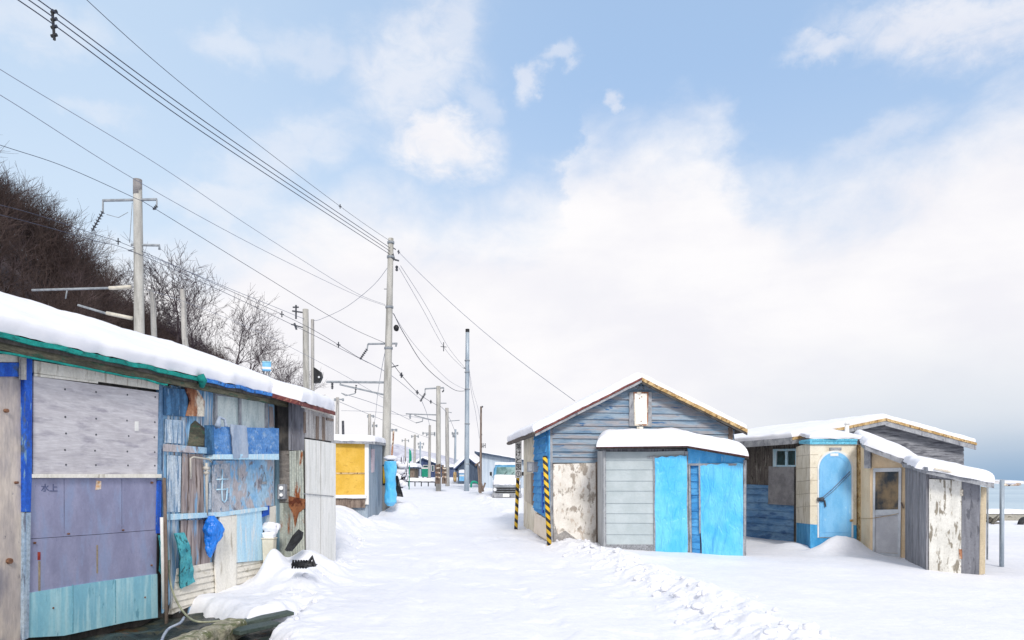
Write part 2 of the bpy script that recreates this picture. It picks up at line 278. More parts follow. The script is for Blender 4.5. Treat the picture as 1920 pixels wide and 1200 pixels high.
class MB:
    def __init__(s): s.v = []; s.f = []
    def add(s, vs, fs):
        o = len(s.v); s.v += [Vector(x) for x in vs]; s.f += [tuple(o+i for i in f) for f in fs]; return s
    def prism(s, front, vec):
        n = len(front); vec = Vector(vec); back = [p+vec for p in front]
        s.add(list(front)+back, [tuple(range(n)), tuple(range(2*n-1, n-1, -1))]+[(i, i+n, (i+1) % n+n, (i+1) % n) for i in range(n)]); return s
    def panel(s, wl, pts, o1=.02, th=.02):
        s.prism([wl.at(x, y, o1) for x, y in pts], -wl.n*th); return s
    def rect(s, wl, x0, y0, x1, y1, o1=.02, th=.02, j=0):
        r = lambda: random.uniform(-j, j)
        return s.panel(wl, [(x0+r(), y0+r()), (x1+r(), y0+r()), (x1+r(), y1+r()), (x0+r(), y1+r())], o1, th)
    def box(s, c, sx, sy, sz, rot=None):
        vs = [Vector((x*sx/2, y*sy/2, z*sz/2)) for z in (-1, 1) for y in (-1, 1) for x in (-1, 1)]
        if rot is not None: vs = [rot @ p for p in vs]
        c = Vector(c)
        s.add([p+c for p in vs], [(0, 2, 3, 1), (4, 5, 7, 6), (0, 1, 5, 4), (2, 6, 7, 3), (0, 4, 6, 2), (1, 3, 7, 5)]); return s
    def hexa(s, b, t):
        s.add(list(b)+list(t), [(3, 2, 1, 0), (4, 5, 6, 7), (0, 1, 5, 4), (1, 2, 6, 5), (2, 3, 7, 6), (3, 0, 4, 7)]); return s
    def tube(s, pts, r, n=8, cap=True):
        pts = [Vector(p) for p in pts]; m = len(pts)
        rs = r if isinstance(r, (list, tuple)) else [r]*m
        vs = []; up = None
        for i, p in enumerate(pts):
            t = (pts[min(i+1, m-1)]-pts[max(i-1, 0)]).normalized()
            if up is None: up = Vector((1, 0, 0)) if abs(t.x) < .8 else Vector((0, 0, 1))
            a = (up-t*up.dot(t)).normalized(); b = t.cross(a); up = a
            vs += [p+(a*math.cos(2*math.pi*k/n)+b*math.sin(2*math.pi*k/n))*rs[i] for k in range(n)]
        fs = [(i*n+k, i*n+(k+1) % n, (i+1)*n+(k+1) % n, (i+1)*n+k) for i in range(m-1) for k in range(n)]
        if cap: fs += [tuple(range(n-1, -1, -1)), tuple((m-1)*n+k for k in range(n))]
        s.add(vs, fs); return s
    def grid(s, fn, nu, nv):
        vs = [fn(i/nu, j/nv) for j in range(nv+1) for i in range(nu+1)]
        fs = [(j*(nu+1)+i, j*(nu+1)+i+1, (j+1)*(nu+1)+i+1, (j+1)*(nu+1)+i) for j in range(nv) for i in range(nu)]
        s.add(vs, fs); return s
    def lump(s, c, rx, ry, rz, seed=0, nu=20, nv=12, amp=.18, fr=2.2, rot=None):
        def fn(a, b):
            th, ph = a*2*math.pi, b*math.pi
            q = Vector((math.cos(th)*math.sin(ph), math.sin(th)*math.sin(ph), math.cos(ph)))
            k = 1+amp*noise3(q*fr, seed)
            v = Vector((q.x*rx*k, q.y*ry*k, q.z*rz*k))
            return (rot @ v if rot is not None else v)+Vector(c)
        return s.grid(fn, nu, nv)
    def build(s, name, mat, parent=None, loc=None, smooth=False, bevel=0):
        L = ORG[parent] if parent else Vector(loc if loc is not None else (0, 0, 0))
        me = bpy.data.meshes.new(name); me.from_pydata([p-L for p in s.v], [], s.f); me.validate(); me.update()
        o = bpy.data.objects.new(name, me); COL.objects.link(o); me.materials.append(mat)
        if smooth: me.polygons.foreach_set('use_smooth', [True]*len(me.polygons))
        if parent: o.parent = parent
        else: o.location = L
        ORG[o] = L
        if bevel:
            b = o.modifiers.new('bevel', 'BEVEL'); b.width = bevel; b.segments = 2; b.limit_method = 'ANGLE'
        return o
ORG = {}
from mathutils import noise as mnoise
def noise3(v, seed=0): return mnoise.noise(Vector(v)+Vector((seed*7.31, seed*3.17, seed*1.7)))
def tag(o, label=None, cat=None, group=None, kind=None):
    if label: o['label'] = label
    if cat: o['category'] = cat
    if group: o['group'] = group
    if kind: o['kind'] = kind
    return o
def thing(name, loc, label, cat, group=None):
    o = bpy.data.objects.new(name, None); COL.objects.link(o); o.location = loc; o.empty_display_size = .3
    ORG[o] = Vector(loc); return tag(o, label, cat, group)
def copy_tree(o, parent=None):
    c = o.copy(); COL.objects.link(c); ORG[c] = ORG[o]
    if parent: c.parent = parent
    for ch in [x for x in o.children]: copy_tree(ch, c)
    return c
def clip(poly, ax, val, keep):
    res = []
    for i in range(len(poly)):
        p, q = poly[i], poly[(i+1) % len(poly)]
        a, b = (p[ax]-val)*keep, (q[ax]-val)*keep
        if a >= 0: res.append(p)
        if (a > 0 > b) or (a < 0 < b):
            t = a/(a-b); res.append((p[0]+(q[0]-p[0])*t, p[1]+(q[1]-p[1])*t))
    return res
def claps(mb, wl, px, hb=.16, o=.0, th=.022, jit=.01, sag=0.012, seed=1):
    """overlapping horizontal boards filling a convex outline given in photo pixels"""
    r = random.Random(seed)
    uz = [(wl.u(p), p.z) for p in (wl.at(x, y) for x, y in px)]
    z = min(q[1] for q in uz); zt = max(q[1] for q in uz)
    while z < zt:
        z2 = z+hb*r.uniform(.85, 1.15)
        c = clip(clip(uz, 1, z, 1), 1, z2+.004, -1)
        if len(c) > 2:
            t1 = r.uniform(-sag, sag); u0 = min(q[0] for q in c); u1 = max(q[0] for q in c)
            ex = r.uniform(0, jit)
            fr = [wl.pt(u, zz+t1*((u-u0)/(u1-u0+1e-6)-.5), o+ex+th*(1-(zz-z)/(z2-z))+.004) for u, zz in c]
            bk = [wl.pt(u, zz+t1*((u-u0)/(u1-u0+1e-6)-.5), o-.03) for u, zz in c]
            n = len(c); mb.add(fr+bk, [tuple(range(n)), tuple(range(2*n-1, n-1, -1))]+[(i, i+n, (i+1) % n+n, (i+1) % n) for i in range(n)])
        z = z2
    return mb
def sheet(mb, wl, q, nu, nv, off, th=.012):
    """a sheet over a pixel quad tl,tr,br,bl with an offset function, closed at the back"""
    c = [wl.at(x, y) for x, y in q]
    def fn(b):
        def g(u, v):
            p = (c[0]*(1-u)+c[1]*u)*(1-v)+(c[3]*(1-u)+c[2]*u)*v
            return p+wl.n*(off(u, v)-b)
        return g
    mb.grid(fn(0), nu, nv); mb.grid(fn(th), nu, nv); return mb
def snow_cap(mb, c, th, nu=40, nv=24, edge=None, seed=1, amp=.25, over=.05, lift=0.0):
    """rounded layer of snow on the quad c (4 corners in order)"""
    c = [Vector(p) for p in c]; up = (c[1]-c[0]).cross(c[3]-c[0]).normalized()
    if up.z < 0: up = -up
    lu = ((c[1]-c[0]).length+(c[2]-c[3]).length)/2; lv = ((c[3]-c[0]).length+(c[2]-c[1]).length)/2
    r = edge or th*.9
    def rs(a): # samples crowd at the edges
        return .5-.5*math.cos(math.pi*a)
    def fn(a, b):
        u, v = rs(a), rs(b)
        p = (c[0]*(1-u)+c[1]*u)*(1-v)+(c[3]*(1-u)+c[2]*u)*v
        dd = min(u*lu, (1-u)*lu, v*lv, (1-v)*lv)
        k = min(dd/r, 1); h = math.sqrt(max(0, 1-(1-k)**2))
        n = noise3(p*1.1, seed)*.6+noise3(p*3.1, seed+3)*.3+noise3(p*7, seed+5)*.15
        bulge = over*math.sin(math.pi*min(k, 1))*1.0
        q = p+up*(th*h*(1+amp*n)+lift)
        cen = (c[0]+c[1]+c[2]+c[3])/4
        o = (p-cen); o -= up*o.dot(up)
        if k < 1 and o.length > 0:
            q += o.normalized()*bulge
            q += o.normalized()*(noise3(p*3, seed+9)*.05+noise3(p*9, seed+10)*.025)*(1-k)
            q += up*noise3(p*6, seed+11)*.02*(1-k)
        return q
    return mb.grid(fn, nu, nv)

# ------------------------------------------------------------ the ground: one sheet of snow
def lattice(ix, iy, s):
    h = np.sin(ix*127.1+iy*311.7+s*74.7)*43758.5453
    return h-np.floor(h)
def vn(x, y, s=0):
    ix, iy = np.floor(x), np.floor(y); fx, fy = x-ix, y-iy
    fx = fx*fx*(3-2*fx); fy = fy*fy*(3-2*fy)
    return (lattice(ix, iy, s)*(1-fx)+lattice(ix+1, iy, s)*fx)*(1-fy)+(lattice(ix, iy+1, s)*(1-fx)+lattice(ix+1, iy+1, s)*fx)*fy-.5
def fbm(x, y, s=0, o=5):
    r = 0; a = 1.0
    for i in range(o): r = r+a*vn(x*2**i, y*2**i, s+i); a *= .5
    return r
def ss(x, a, b):
    t = np.clip((x-a)/(b-a), 0, 1); return t*t*(3-2*t)
def inside(x, y, poly):
    r = np.zeros(x.shape, bool); n = len(poly)
    for i in range(n):
        (x0, y0), (x1, y1) = poly[i], poly[(i+1) % n]
        if y0 == y1: continue
        r ^= ((y0 > y) != (y1 > y)) & (x < (x1-x0)*(y-y0)/(y1-y0)+x0)
    return r
ditch = [(G(a, b).x, G(a, b).y) for a, b in [(-500, 1500), (-500, 1180), (40, 1180), (296, 1130), (352, 1119), (440, 1135), (462, 1156), (578, 1128), (530, 1180), (505, 1240), (520, 1500)]]
LX = ([0, 6, 8, 10, 15, 20, 26, 45, 80], [-2.0, -2.3, -2.55, -2.9, -3.45, -4.0, -4.5, -6.4, -9])
RX = ([0, 7, 10, 13, 16, 20, 25, 40, 80], [2.5, 2.45, 2.3, 1.95, 1.55, .6, -.15, -1.9, -4])
MOUNDS = [(-3.80, 11.72, .19, .26, .40), (P(1580, 1035, 16.3).x, 16.3, .55, .35, .42), (-3.4, 12.3, .5, .45, .45), (-3.3, 11.4, .4, .45, .26), (-3.2, 13.2, .7, .6, .15),
          (-4.9, 19.5, 1.2, 2.2, .25), (P(752, 900, 27).x, 27, .8, 1.5, .5), (P(700, 960, 21).x, 21.5, .9, 1, .15), (6.6, 17.4, .5, .5, .12), (2.6, 14.9, 1.4, .5, .05)]
def ground_z(X, Y):
    land = np.interp(Y, [-30, 14, 22, 39, 45, 60, 75, 200], [0, 0, .35, .8, 1.2, 1.6, 2.2, 2.2])
    wgt = 1-ss(X, 1.6, 4.5)
    z = land*wgt+(.06*ss(Y, 10, 24)-.07*ss(X, 6, 9))*(1-wgt)
    lx = np.interp(Y, *LX)+.25*fbm(Y*.7, X*0, 3, 3); rx = np.interp(Y, *RX)+.3*fbm(Y*.6, X*0, 5, 3)
    lb = np.interp(Y, [8, 11, 13, 18, 24, 32, 45], [0, .04, .16, .42, .52, .32, .1])*ss(lx-X, 0, 1.0)
    near = 1-ss(Y, 30, 60)
    left = ss(lx-X, -.1, .3); right = ss(X-rx, -.1, .3)
    berm = (.10*np.exp(-((X-rx-.25)/.42)**2)+.05*np.exp(-((lx-X-.2)/.3)**2))*near*(1+1.6*fbm(X*2.6, Y*1.6, 9))
    rough = left*.03+.006+np.exp(-((lx-X)/.5)**2)*.05
    crumb = np.exp(-((X-rx-.1)/.5)**2)*(1-.6*ss(Y, 14, 20))+.35*np.exp(-((lx-X+.05)/.3)**2)
    road = (1-left)*(1-right)
    z = z+lb+berm+near*rough*(fbm(X*4.2, Y*4.2, 11, 5))+near*crumb*.11*np.maximum(0, fbm(X*5.5, Y*5.5, 51, 5)+.05)+near*crumb*.05*np.abs(fbm(X*13, Y*13, 57, 3))+.05*fbm(X*.5, Y*.5, 15, 3)*near
    # wheel ruts and trodden dents of the packed track
    c = (lx+rx)/2-.2
    rut = np.exp(-((X-c-.75)/.16)**2)+np.exp(-((X-c+.75)/.16)**2)
    z = z-road*near*(.028*rut+.022*ss(fbm(X*2.4, Y*1.3, 21, 3), .12, .4))
    z = z+right*.05*ss(X-rx, 0, .6)
    for mx, my, sx, sy, h in MOUNDS: z = z+h*np.exp(-((X-mx)/sx)**2-((Y-my)/sy)**2)*(1+.25*fbm(X*3, Y*3, 31, 3))
    # the shore
    sh = ss(X, 3, 6)*ss(Y, 31.5, 35); z = z*(1-sh)-3.5*sh
    # bare wet strip at the foot of the left shed
    jx, jy = .16*fbm(X*1.7, Y*1.7, 41, 3), .16*fbm(X*1.7, Y*1.7, 43, 3)
    near_d = (X > -9) & (X < 1) & (Y > 3) & (Y < 14)
    xx, yy = (X+jx)[near_d], (Y+jy)[near_d]
    if xx.size:
        dist = np.full(xx.shape, 9.0)
        for i in range(len(ditch)):
            (x0, y0), (x1, y1) = ditch[i], ditch[(i+1) % len(ditch)]
            t = np.clip(((xx-x0)*(x1-x0)+(yy-y0)*(y1-y0))/((x1-x0)**2+(y1-y0)**2+1e-9), 0, 1)
            dist = np.minimum(dist, np.hypot(xx-x0-t*(x1-x0), yy-y0-t*(y1-y0)))
        sd_ = np.where(inside(xx, yy, ditch), dist, -dist)
        k = np.clip((sd_+.14)/.26, 0, 1); k = 1-np.sqrt(1-k*k)
        zz = z[near_d]; z = np.array(z); z[near_d] = zz*(1-k)-.45*k
    return z
def build_ground():
    xs = np.concatenate([np.linspace(-900, -40, 24)[:-1], np.linspace(-40, -7, 40)[:-1], np.linspace(-7, -2, 130)[:-1], np.linspace(-2, 4, 190)[:-1], np.linspace(4, 12, 130)[:-1], np.linspace(12, 40, 40)[:-1], np.linspace(40, 120, 12)])
    ys = np.concatenate([np.linspace(-30, 5, 18)[:-1], np.linspace(5, 14, 300)[:-1], np.linspace(14, 24, 200)[:-1], np.linspace(24, 46, 130)[:-1], np.linspace(46, 110, 60)[:-1], np.linspace(110, 1200, 30)])
    X, Y = np.meshgrid(xs, ys); Z = ground_z(X, Y)
    nx, ny = len(xs), len(ys)
    co = np.stack([X, Y, Z], -1).reshape(-1, 3)
    idx = np.arange(nx*ny).reshape(ny, nx)
    q = np.stack([idx[:-1, :-1], idx[:-1, 1:], idx[1:, 1:], idx[1:, :-1]], -1).reshape(-1, 4)
    return np_mesh('snowy_ground', co, q, SNOW)
def np_mesh(name, co, q, mat, smooth=True, origin=(0, 0, 0)):
    me = bpy.data.meshes.new(name); me.vertices.add(len(co)); me.vertices.foreach_set('co', (co-np.array(origin)).astype(np.float32).ravel())
    k = q.shape[1]; me.loops.add(q.size); me.loops.foreach_set('vertex_index', q.ravel().astype(np.int32))
    me.polygons.add(len(q)); me.polygons.foreach_set('loop_start', np.arange(0, q.size, k, dtype=np.int32)); me.polygons.foreach_set('loop_total', np.full(len(q), k, np.int32))
    me.update(calc_edges=True); me.validate(); me.materials.append(mat)
    if smooth: me.polygons.foreach_set('use_smooth', np.ones(len(q), bool))
    o = bpy.data.objects.new(name, me); COL.objects.link(o); o.location = origin; ORG[o] = Vector(origin)
    return o
def gz(x, y): return float(ground_z(np.array([float(x)]), np.array([float(y)]))[0])
tag(build_ground(), kind='structure')
wg = MB().grid(lambda u, v: Vector((-9+7.2*u, 3+9*v, -.2+.07*noise3((u*22, v*22, 1))+.04*noise3((u*60, v*60, 2)))), 70, 80).build('wet_ground', SOIL, smooth=True); tag(wg, kind='structure')

def build_clods():
    r_ = random.Random(17); q = MB()
    for k in range(230):
        y = 7.2+11*r_.random()**1.4; x = float(np.interp(y, *RX))+r_.gauss(.12, .3)
        if k % 4 == 0: x = float(np.interp(y, *LX))+r_.gauss(.0, .18)
        a = .014+.055*r_.random()**4
        q.lump((x, y, gz(x, y)+a*.3), a*r_.uniform(.8, 1.4), a*r_.uniform(.8, 1.4), a*r_.uniform(.6, 1), k, 9, 6, .5, 1.6)
    tag(q.build('snow_clods', SNOW, smooth=True), 'loose clods of ploughed snow strewn along both edges of the lane', 'snow', kind='stuff')
build_clods()

# the sea, the far shore and the hills
m, t, b, co = base_mat('sea_water')
n = t.noise(t.mapping(co, (.02, .1, 1)), 1, 8, .65); n_ = t.noise(t.mapping(co, (.004, .012, 1)), 1, 5, .6)
t.l.new(t.mix(t.smooth(n_, .35, .65), lin('86a6bb'), lin('a8c0ce')), b.inputs['Base Color']); b.inputs['Roughness'].default_value = .3
bp = t.new('ShaderNodeBump'); bp.inputs['Strength'].default_value = .6; bp.inputs['Distance'].default_value = 1.0; t.l.new(n, bp.inputs['Height']); t.l.new(bp.outputs[0], b.inputs['Normal'])
SEA = m
tag(MB().add([(-20000, -500, -2.2), (40000, -500, -2.2), (40000, 40000, -2.2), (-20000, 40000, -2.2)], [(0, 1, 2, 3)]).build('sea', SEA), kind='structure')
FARH = wmat('hazed_snowy_wood', 'c2c2ce', 'd6d7e0', (.02, .02, .06), peel='aeaebf', ps=(.05, .05, .12), pt=.55, pw=.08, bs=(.2, .2, .4), var=.25, bump=0)  # snowy wood, with the fade of distance haze put into its pale colour
FARS = wmat('far_snowy_shore', 'dcdfe6', 'f0f0f2', (.003, .003, .02), peel='b9a99a', ps=(.008, .008, .05), pt=.6, pw=.06, bs=(.02, .02, .1), var=.2, bump=0)
def ridge(name, prof, Y, depth, mat, nz=10):
    xs = [(px-CX)/F*Y for px, py in prof]; zs = [H-(py-HY)/F*Y for px, py in prof]
    X = np.linspace(xs[0], xs[-1], 160); Zt = np.interp(X, xs, zs)
    Zt = Zt+np.array([abs(zs[1])*.06*noise3((x*8/Y, 3, 1)) for x in X])
    rows = []
    for j in range(nz+1):
        f = j/nz; s_ = math.sin(f*math.pi)
        rows.append(np.stack([X, np.full_like(X, Y-depth+2*depth*f), -4+(Zt+4)*s_], -1))
    co = np.concatenate(rows); k = len(X); idx = np.arange(len(co)).reshape(nz+1, k)
    q = np.stack([idx[:-1, :-1], idx[:-1, 1:], idx[1:, 1:], idx[1:, :-1]], -1).reshape(-1, 4)
    return tag(np_mesh(name, co, q, mat), kind='structure')
ridge('distant_hill', [(560, 850), (640, 842), (700, 838), (745, 834), (775, 842), (820, 850), (860, 862), (905, 872), (950, 886), (1000, 906)], 1100, 220, FARH)
ridge('far_shore', [(1500, 908), (1750, 904), (1830, 901), (1860, 899), (1885, 901), (1905, 903), (1935, 905), (2100, 903), (2500, 900)], 5200, 500, FARS)

# ------------------------------------------------------------ wooded hillside on the left
HILLM = wmat('hillside_soil', '4c4548', '675d5e', (.3, .3, .3), peel='d8d8e0', ps=(.5, .5, .9), pt=.64, pw=.03, bs=(1, 1, 1), var=.4)
ridge_px = [(-900, -260, 46), (-500, 100, 50), (-250, 265, 54), (0, 425, 58), (100, 520, 62), (180, 612, 68), (250, 655, 75), (320, 662, 84), (420, 705, 96), (520, 775, 112), (640, 868, 140), (700, 893, 170)]
RP = [P(*r) for r in ridge_px]
foot = [Vector((-30, 26, 1)), Vector((-27, 29, 1.2)), Vector((-25, 32, 1.5)), Vector((-23, 36, 1.6)), Vector((-23, 41, 1.6)), Vector((-24, 47, 1.8)), Vector((-26, 54, 2)), Vector((-27, 62, 2)), Vector((-27, 74, 2.2)), Vector((-28, 92, 2.2)), Vector((-29, 120, 2.2)), Vector((-31, 160, 2.2))]
def seq(L, t):
    t = max(0, min(t, .9999))*(len(L)-1); i = int(t); return L[i].lerp(L[i+1], t-i)
def hill_pt(u, v):
    a, b = seq(foot, u), seq(RP, u)
    if v <= 1:
        p = a.lerp(b, v); p.z += .12*(b.z-a.z)*math.sin(math.pi*v)
    else:
        p = b+(b-a)*(v-1); p.z = b.z-(b.z-a.z)*(v-1)*.4
    p.z += .6*noise3(p*.12, 4)*math.sin(math.pi*min(v, 1)*.5)
    return p
def hill_fn(u, v): return hill_pt(u, v*1.9)
tag(MB().grid(hill_fn, 90, 50).build('hillside', HILLM, smooth=True), kind='structure')

def tree_arrays(seed, h=7.0, deep=3, spread=1.0):
    """bare tree: trunk and limbs as one list of tapered segments"""
    r = random.Random(seed); trunk = []; twigs = []
    def grow(p, d, L, rad, lev, maxlev):
        n = 3 if lev < 2 else 2
        q = p
        for i in range(n):
            d2 = (d+Vector((r.uniform(-.2, .2), r.uniform(-.2, .2), r.uniform(-.05, .16)))).normalized()
            e = q+d2*L/n; r0 = rad*(1-.5*i/n); r1 = rad*(1-.5*(i+1)/n)
            (trunk if lev == 0 else twigs).append((q, e, r0, r1)); q, d = e, d2
            if lev < maxlev and (lev > 0 or i > 0):
                for k in range(r.choice((2, 2, 3)) if lev < 2 else 2):
                    a = r.uniform(0, 6.283); s_ = r.uniform(.5, .95)*spread
                    side = Vector((math.cos(a), math.sin(a), 0)); side = (side-d*side.dot(d)).normalized()
                    grow(q, (d*math.cos(s_)+side*math.sin(s_)+Vector((0, 0, .12))).normalized(), L*r.uniform(.5, .74), max(r1*.6, .012), lev+1, maxlev)
    lean = Vector((r.uniform(-.12, .12), r.uniform(-.12, .12), 1)).normalized()
    grow(Vector((0, 0, -.3)), lean, h*.52, h*.014+.02, 0, deep)
    return trunk, twigs
def seg_mesh(segs, n=3):
    co = []; q = []
    for p, e, r0, r1 in segs:
        d = (e-p).normalized(); a = d.orthogonal().normalized(); b = d.cross(a); o = len(co)
        for c, rr in ((p, r0), (e, r1)):
            for k in range(n): co.append(c+(a*math.cos(2*math.pi*k/n)+b*math.sin(2*math.pi*k/n))*rr)
        for k in range(n): q.append((o+k, o+(k+1) % n, o+n+(k+1) % n, o+n+k))
    return np.array([tuple(c) for c in co]), np.array(q)
BARK = wmat('bark', '3c3438', '544a4e', (6, 6, 1), var=.3)
TWIG = wmat('twigs', '3e343c', '54484f', (2, 2, 2), var=.3)
TWIGH = wmat('hillside_twigs', '382b2a', '52433f', (.25, .25, .25), .4, .6, peel='5c4e52', ps=(.4, .4, .4), pt=.6, pw=.08, var=.3)
protos = []
for s_ in range(5):
    tr, tw = tree_arrays(s_+11, 7.0, spread=.9+.06*s_); protos.append((seg_mesh(tr, 5), seg_mesh(tw, 3)))
def build_wood():
    cos = []; qs = []; off = 0; r = random.Random(5)
    for i in range(1150):
        u = r.uniform(.08, .84)**1.0; v = r.uniform(.05, 1.04)
        if i < 560: v = r.uniform(.92, 1.04)
        p = hill_pt(u, v)
        (tc_, tq), (wc, wq) = protos[i % 5]
        sc = r.uniform(.55, .95)*(1 if v < .9 else .8)*(1 if u < .58 else .72)*(.72 if i % 3 == 0 and v > .9 else 1); a = r.uniform(0, 6.283)
        ca, sa = math.cos(a), math.sin(a); R = np.array([[ca, -sa, 0], [sa, ca, 0], [0, 0, 1]])
        thick = np.array([1.05, 1.05, 1.0])
        for c_, q_ in ((tc_, tq), (wc, wq)):
            cos.append((c_*sc*thick) @ R.T+np.array(p)); qs.append(q_+off); off += len(c_)
    return tag(np_mesh('hillside_wood', np.concatenate(cos), np.concatenate(qs), TWIGH, False), 'dark brown leafless wood covering the hillside behind the long snowy shed roof', 'wood', kind='stuff')
build_wood()
tree_labels = ['tall bare tree right beside the concrete railway pole at the hill end', 'bare tree seen between the two old grey posts', 'spreading bare tree just right of the taller old grey post', 'lower bare tree halfway down the snowy shed roof line', 'slender bare tree with upright twigs behind the end of the shed roof', 'small bare tree left of the little blue tank', 'sparse bare bush just right of the little blue tank', 'thin bare tree close to the paired signal poles', 'bare tree against the dark hill, left edge of the lone trees', 'bushy bare tree low behind the roof snow', 'pale twiggy sapling nearest the paired poles', 'broad bare tree filling the slope below the hill edge']
def tree_proto(i):
    tr, tw = tree_arrays(i+31, 7.0, 4, .95); (tc_, tq), (wc, wq) = seg_mesh(tr, 5), seg_mesh(tw, 3)
    root = thing('bare_tree', (0, 0, 0), 'x', 'tree', 'bare trees at the end of the wooded hill')
    o = np_mesh('trunk', tc_, tq, BARK); o.parent = root
    o = np_mesh('crown', wc, wq, TWIG, False); o.parent = root
    return root
tps = [tree_proto(i) for i in range(5)]
for i, (px, top, base, Y) in enumerate([(300, 505, 690, 72), (335, 500, 690, 70), (375, 545, 710, 72), (425, 580, 740, 74), (470, 610, 745, 70), (490, 640, 770, 68), (524, 690, 790, 62), (536, 684, 790, 60), (275, 520, 680, 78), (405, 620, 740, 64), (552, 705, 800, 66), (350, 575, 720, 62)]):
    o = tps[i] if i < 5 else copy_tree(tps[i % 5])
    b_ = P(px, base, Y); h = (base-top)/F*Y
    o.location = b_; k = h/6.6; o.scale = (k, k, k); o.rotation_euler = (0, 0, i*1.9); o['label'] = tree_labels[i]
    ORG[o] = b_
# ------------------------------------------------------------ long shed on the left
A = G(50, 1195)
LW = Wall(A.x, A.y, .216, 1)
def LP(px, py, off=0): return LW.at(px, py, off)
shed = thing('fishing_shed', (A.x, A.y, -.2), 'long patched shed on the left with blue posts, plywood and green-edged snowy eave', 'shed')
E0 = LP(-260, 575, 0); E1 = LP(545, 742, 0)     # eave ends
zE = 3.05
back = -LW.n
uA, uB, uC = LW.u(LP(-300, 900)), LW.u(LP(345, 900)), LW.u(LP(544, 900))
def lw(u, z, off=0): return LW.pt(u, z, off)
# core of the shed behind the patched front
mb = MB(); mb.hexa([lw(uA, -.6, -.06), lw(uC, -.6, -.06), lw(uC, -.6, -4.9), lw(uA, -.6, -4.9)], [lw(uA, 2.96, -.06), lw(uC, 2.96, -.06), lw(uC, 3.3, -4.9), lw(uA, 3.3, -4.9)])
mb.build('wall', DARKW, shed)
ZR = 4.06
mb = MB()
for z0, z1, o0, o1 in ((zE, ZR, .22, -2.5), (ZR, 3.0, -2.5, -5.1)):
    mb.hexa([lw(uA, z0-.09, o0), lw(uC+.1, z0-.09, o0), lw(uC+.1, z1-.09, o1), lw(uA, z1-.09, o1)], [lw(uA, z0, o0), lw(uC+.1, z0, o0), lw(uC+.1, z1, o1), lw(uA, z1, o1)])
roof = mb.build('roof', DARKW, shed)
mb = MB(); snow_cap(mb, [lw(uA, zE+.005, .24), lw(uC+.14, zE+.005, .24), lw(uC+.14, ZR+.01, -2.55), lw(uA, ZR+.01, -2.55)], .18, 150, 40, seed=3, amp=.25, over=.03, edge=.11)
mb.build('roof_snow', SNOWR, shed, smooth=True)
mb = MB(); snow_cap(mb, [lw(uA, 3.0, -5.1), lw(uC+.14, 3.0, -5.1), lw(uC+.14, ZR+.0, -2.45), lw(uA, ZR+.0, -2.45)], .3, 60, 20, seed=4)
mb.build('roof_snow', SNOWR, shed, smooth=True)
# eave boards: mossy plank, green and blue edges
def strip(mb, u0, u1, z0, z1, o, th, n=40, seed=0, wob=.012):
    for i in range(n):
        a, b = u0+(u1-u0)*i/n, u0+(u1-u0)*(i+1)/n
        w0, w1 = wob*noise3((a*3, seed, 0)), wob*noise3((b*3, seed, 0))
        mb.hexa([lw(a, z0+w0, o), lw(b, z0+w1, o), lw(b, z0+w1, o-th), lw(a, z0+w0, o-th)], [lw(a, z1+w0, o), lw(b, z1+w1, o), lw(b, z1+w1, o-th), lw(a, z1+w0, o-th)])
    return mb
strip(MB(), uA, uC+.05, zE-.16, zE-.035, .19, .05, 50, 3, .015).build('eave_board', MOSSW, shed)
strip(MB(), uA, uB, zE-.055, zE-.005, .255, .04, 60, 5, .02).build('green_edge', GREEN, shed)
strip(MB(), uA+.1, uB-.6, zE-.185, zE-.165, .20, .03, 60, 7, .02).build('green_edge', GREEN, shed)
strip(MB(), uB-.02, uC+.12, zE-.05, zE+.0, .255, .04, 40, 9, .02).build('blue_edge', BLUEE, shed)
MB().tube([lw(uB-.04, zE+.02, .28), lw(uB, zE-.05, .29), lw(uB+.03, zE-.13, .25)], [.05, .06, .035], 8).build('green_knot', GREEN, shed, smooth=True)
strip(MB(), uA, uC, zE-.24, zE-.17, -.005, .05, 30, 11, .0).build('wall_plate', DARKW, shed)
# far left bay
MB().rect(LW, -260, 702, 46, 1230, .0, .03).build('plywood_sheet', BEIGE, shed)
MB().rect(LW, -260, 680, 44, 706, .03, .04).build('blue_rail', ROYAL, shed)
MB().rect(LW, -260, 664, 44, 679, .015, .03).build('white_rail', WHITEB, shed)
MB().rect(LW, 40, 668, 50, 712, .06, .03, .5).build('bracket_board', OLDPOST, shed)
MB().panel(LW, [(46, 668), (61, 672), (60, 900), (58, 960), (47, 960)], .05, .06).build('blue_post', ROYAL, shed, bevel=.004)
MB().panel(LW, [(47, 961), (58, 961), (54, 1196), (45, 1200)], .045, .06).build('lower_post', wmat('pale_blue_grey_post', '8fa6bf', 'a9b8c6', VG, peel='6d7688', ps=(20, 20, 2), pt=.6), shed)
# plywood bay
MB().panel(LW, [(64, 676), (300, 716), (300, 731), (64, 699)], .025, .03).build('header_board', WHITEB, shed)
MB().panel(LW, [(64, 700), (184, 715), (184, 719), (64, 705)], .035, .01).build('header_board', WHITEB, shed)
ply = MB().panel(LW, [(63, 705), (181, 721), (304, 737), (302, 889), (62, 890)], .02, .03).build('plywood_panel', PLY, shed)
for x in (122, 180, 240, 290):
    for y in (735, 785, 815, 845, 872): 
        p = LP(x+random.uniform(-2, 2), y+(x-180)*.10*((890-y)/180), .0215); MB().tube([p, p+LW.n*.003], .012, 6).build('nail', IRON, ply)
MB().rect(LW, 253, 790, 260, 808, .024, .003).build('paper_tag', WHITEP, ply)
MB().rect(LW, 60, 889, 303, 896, .05, .06).build('sill', WHITEB, shed)
lv = MB().panel(LW, [(58, 897), (294, 895), (294, 993), (176, 1002), (57, 1010)], .01, .03).build('lavender_panel', LAV, shed)
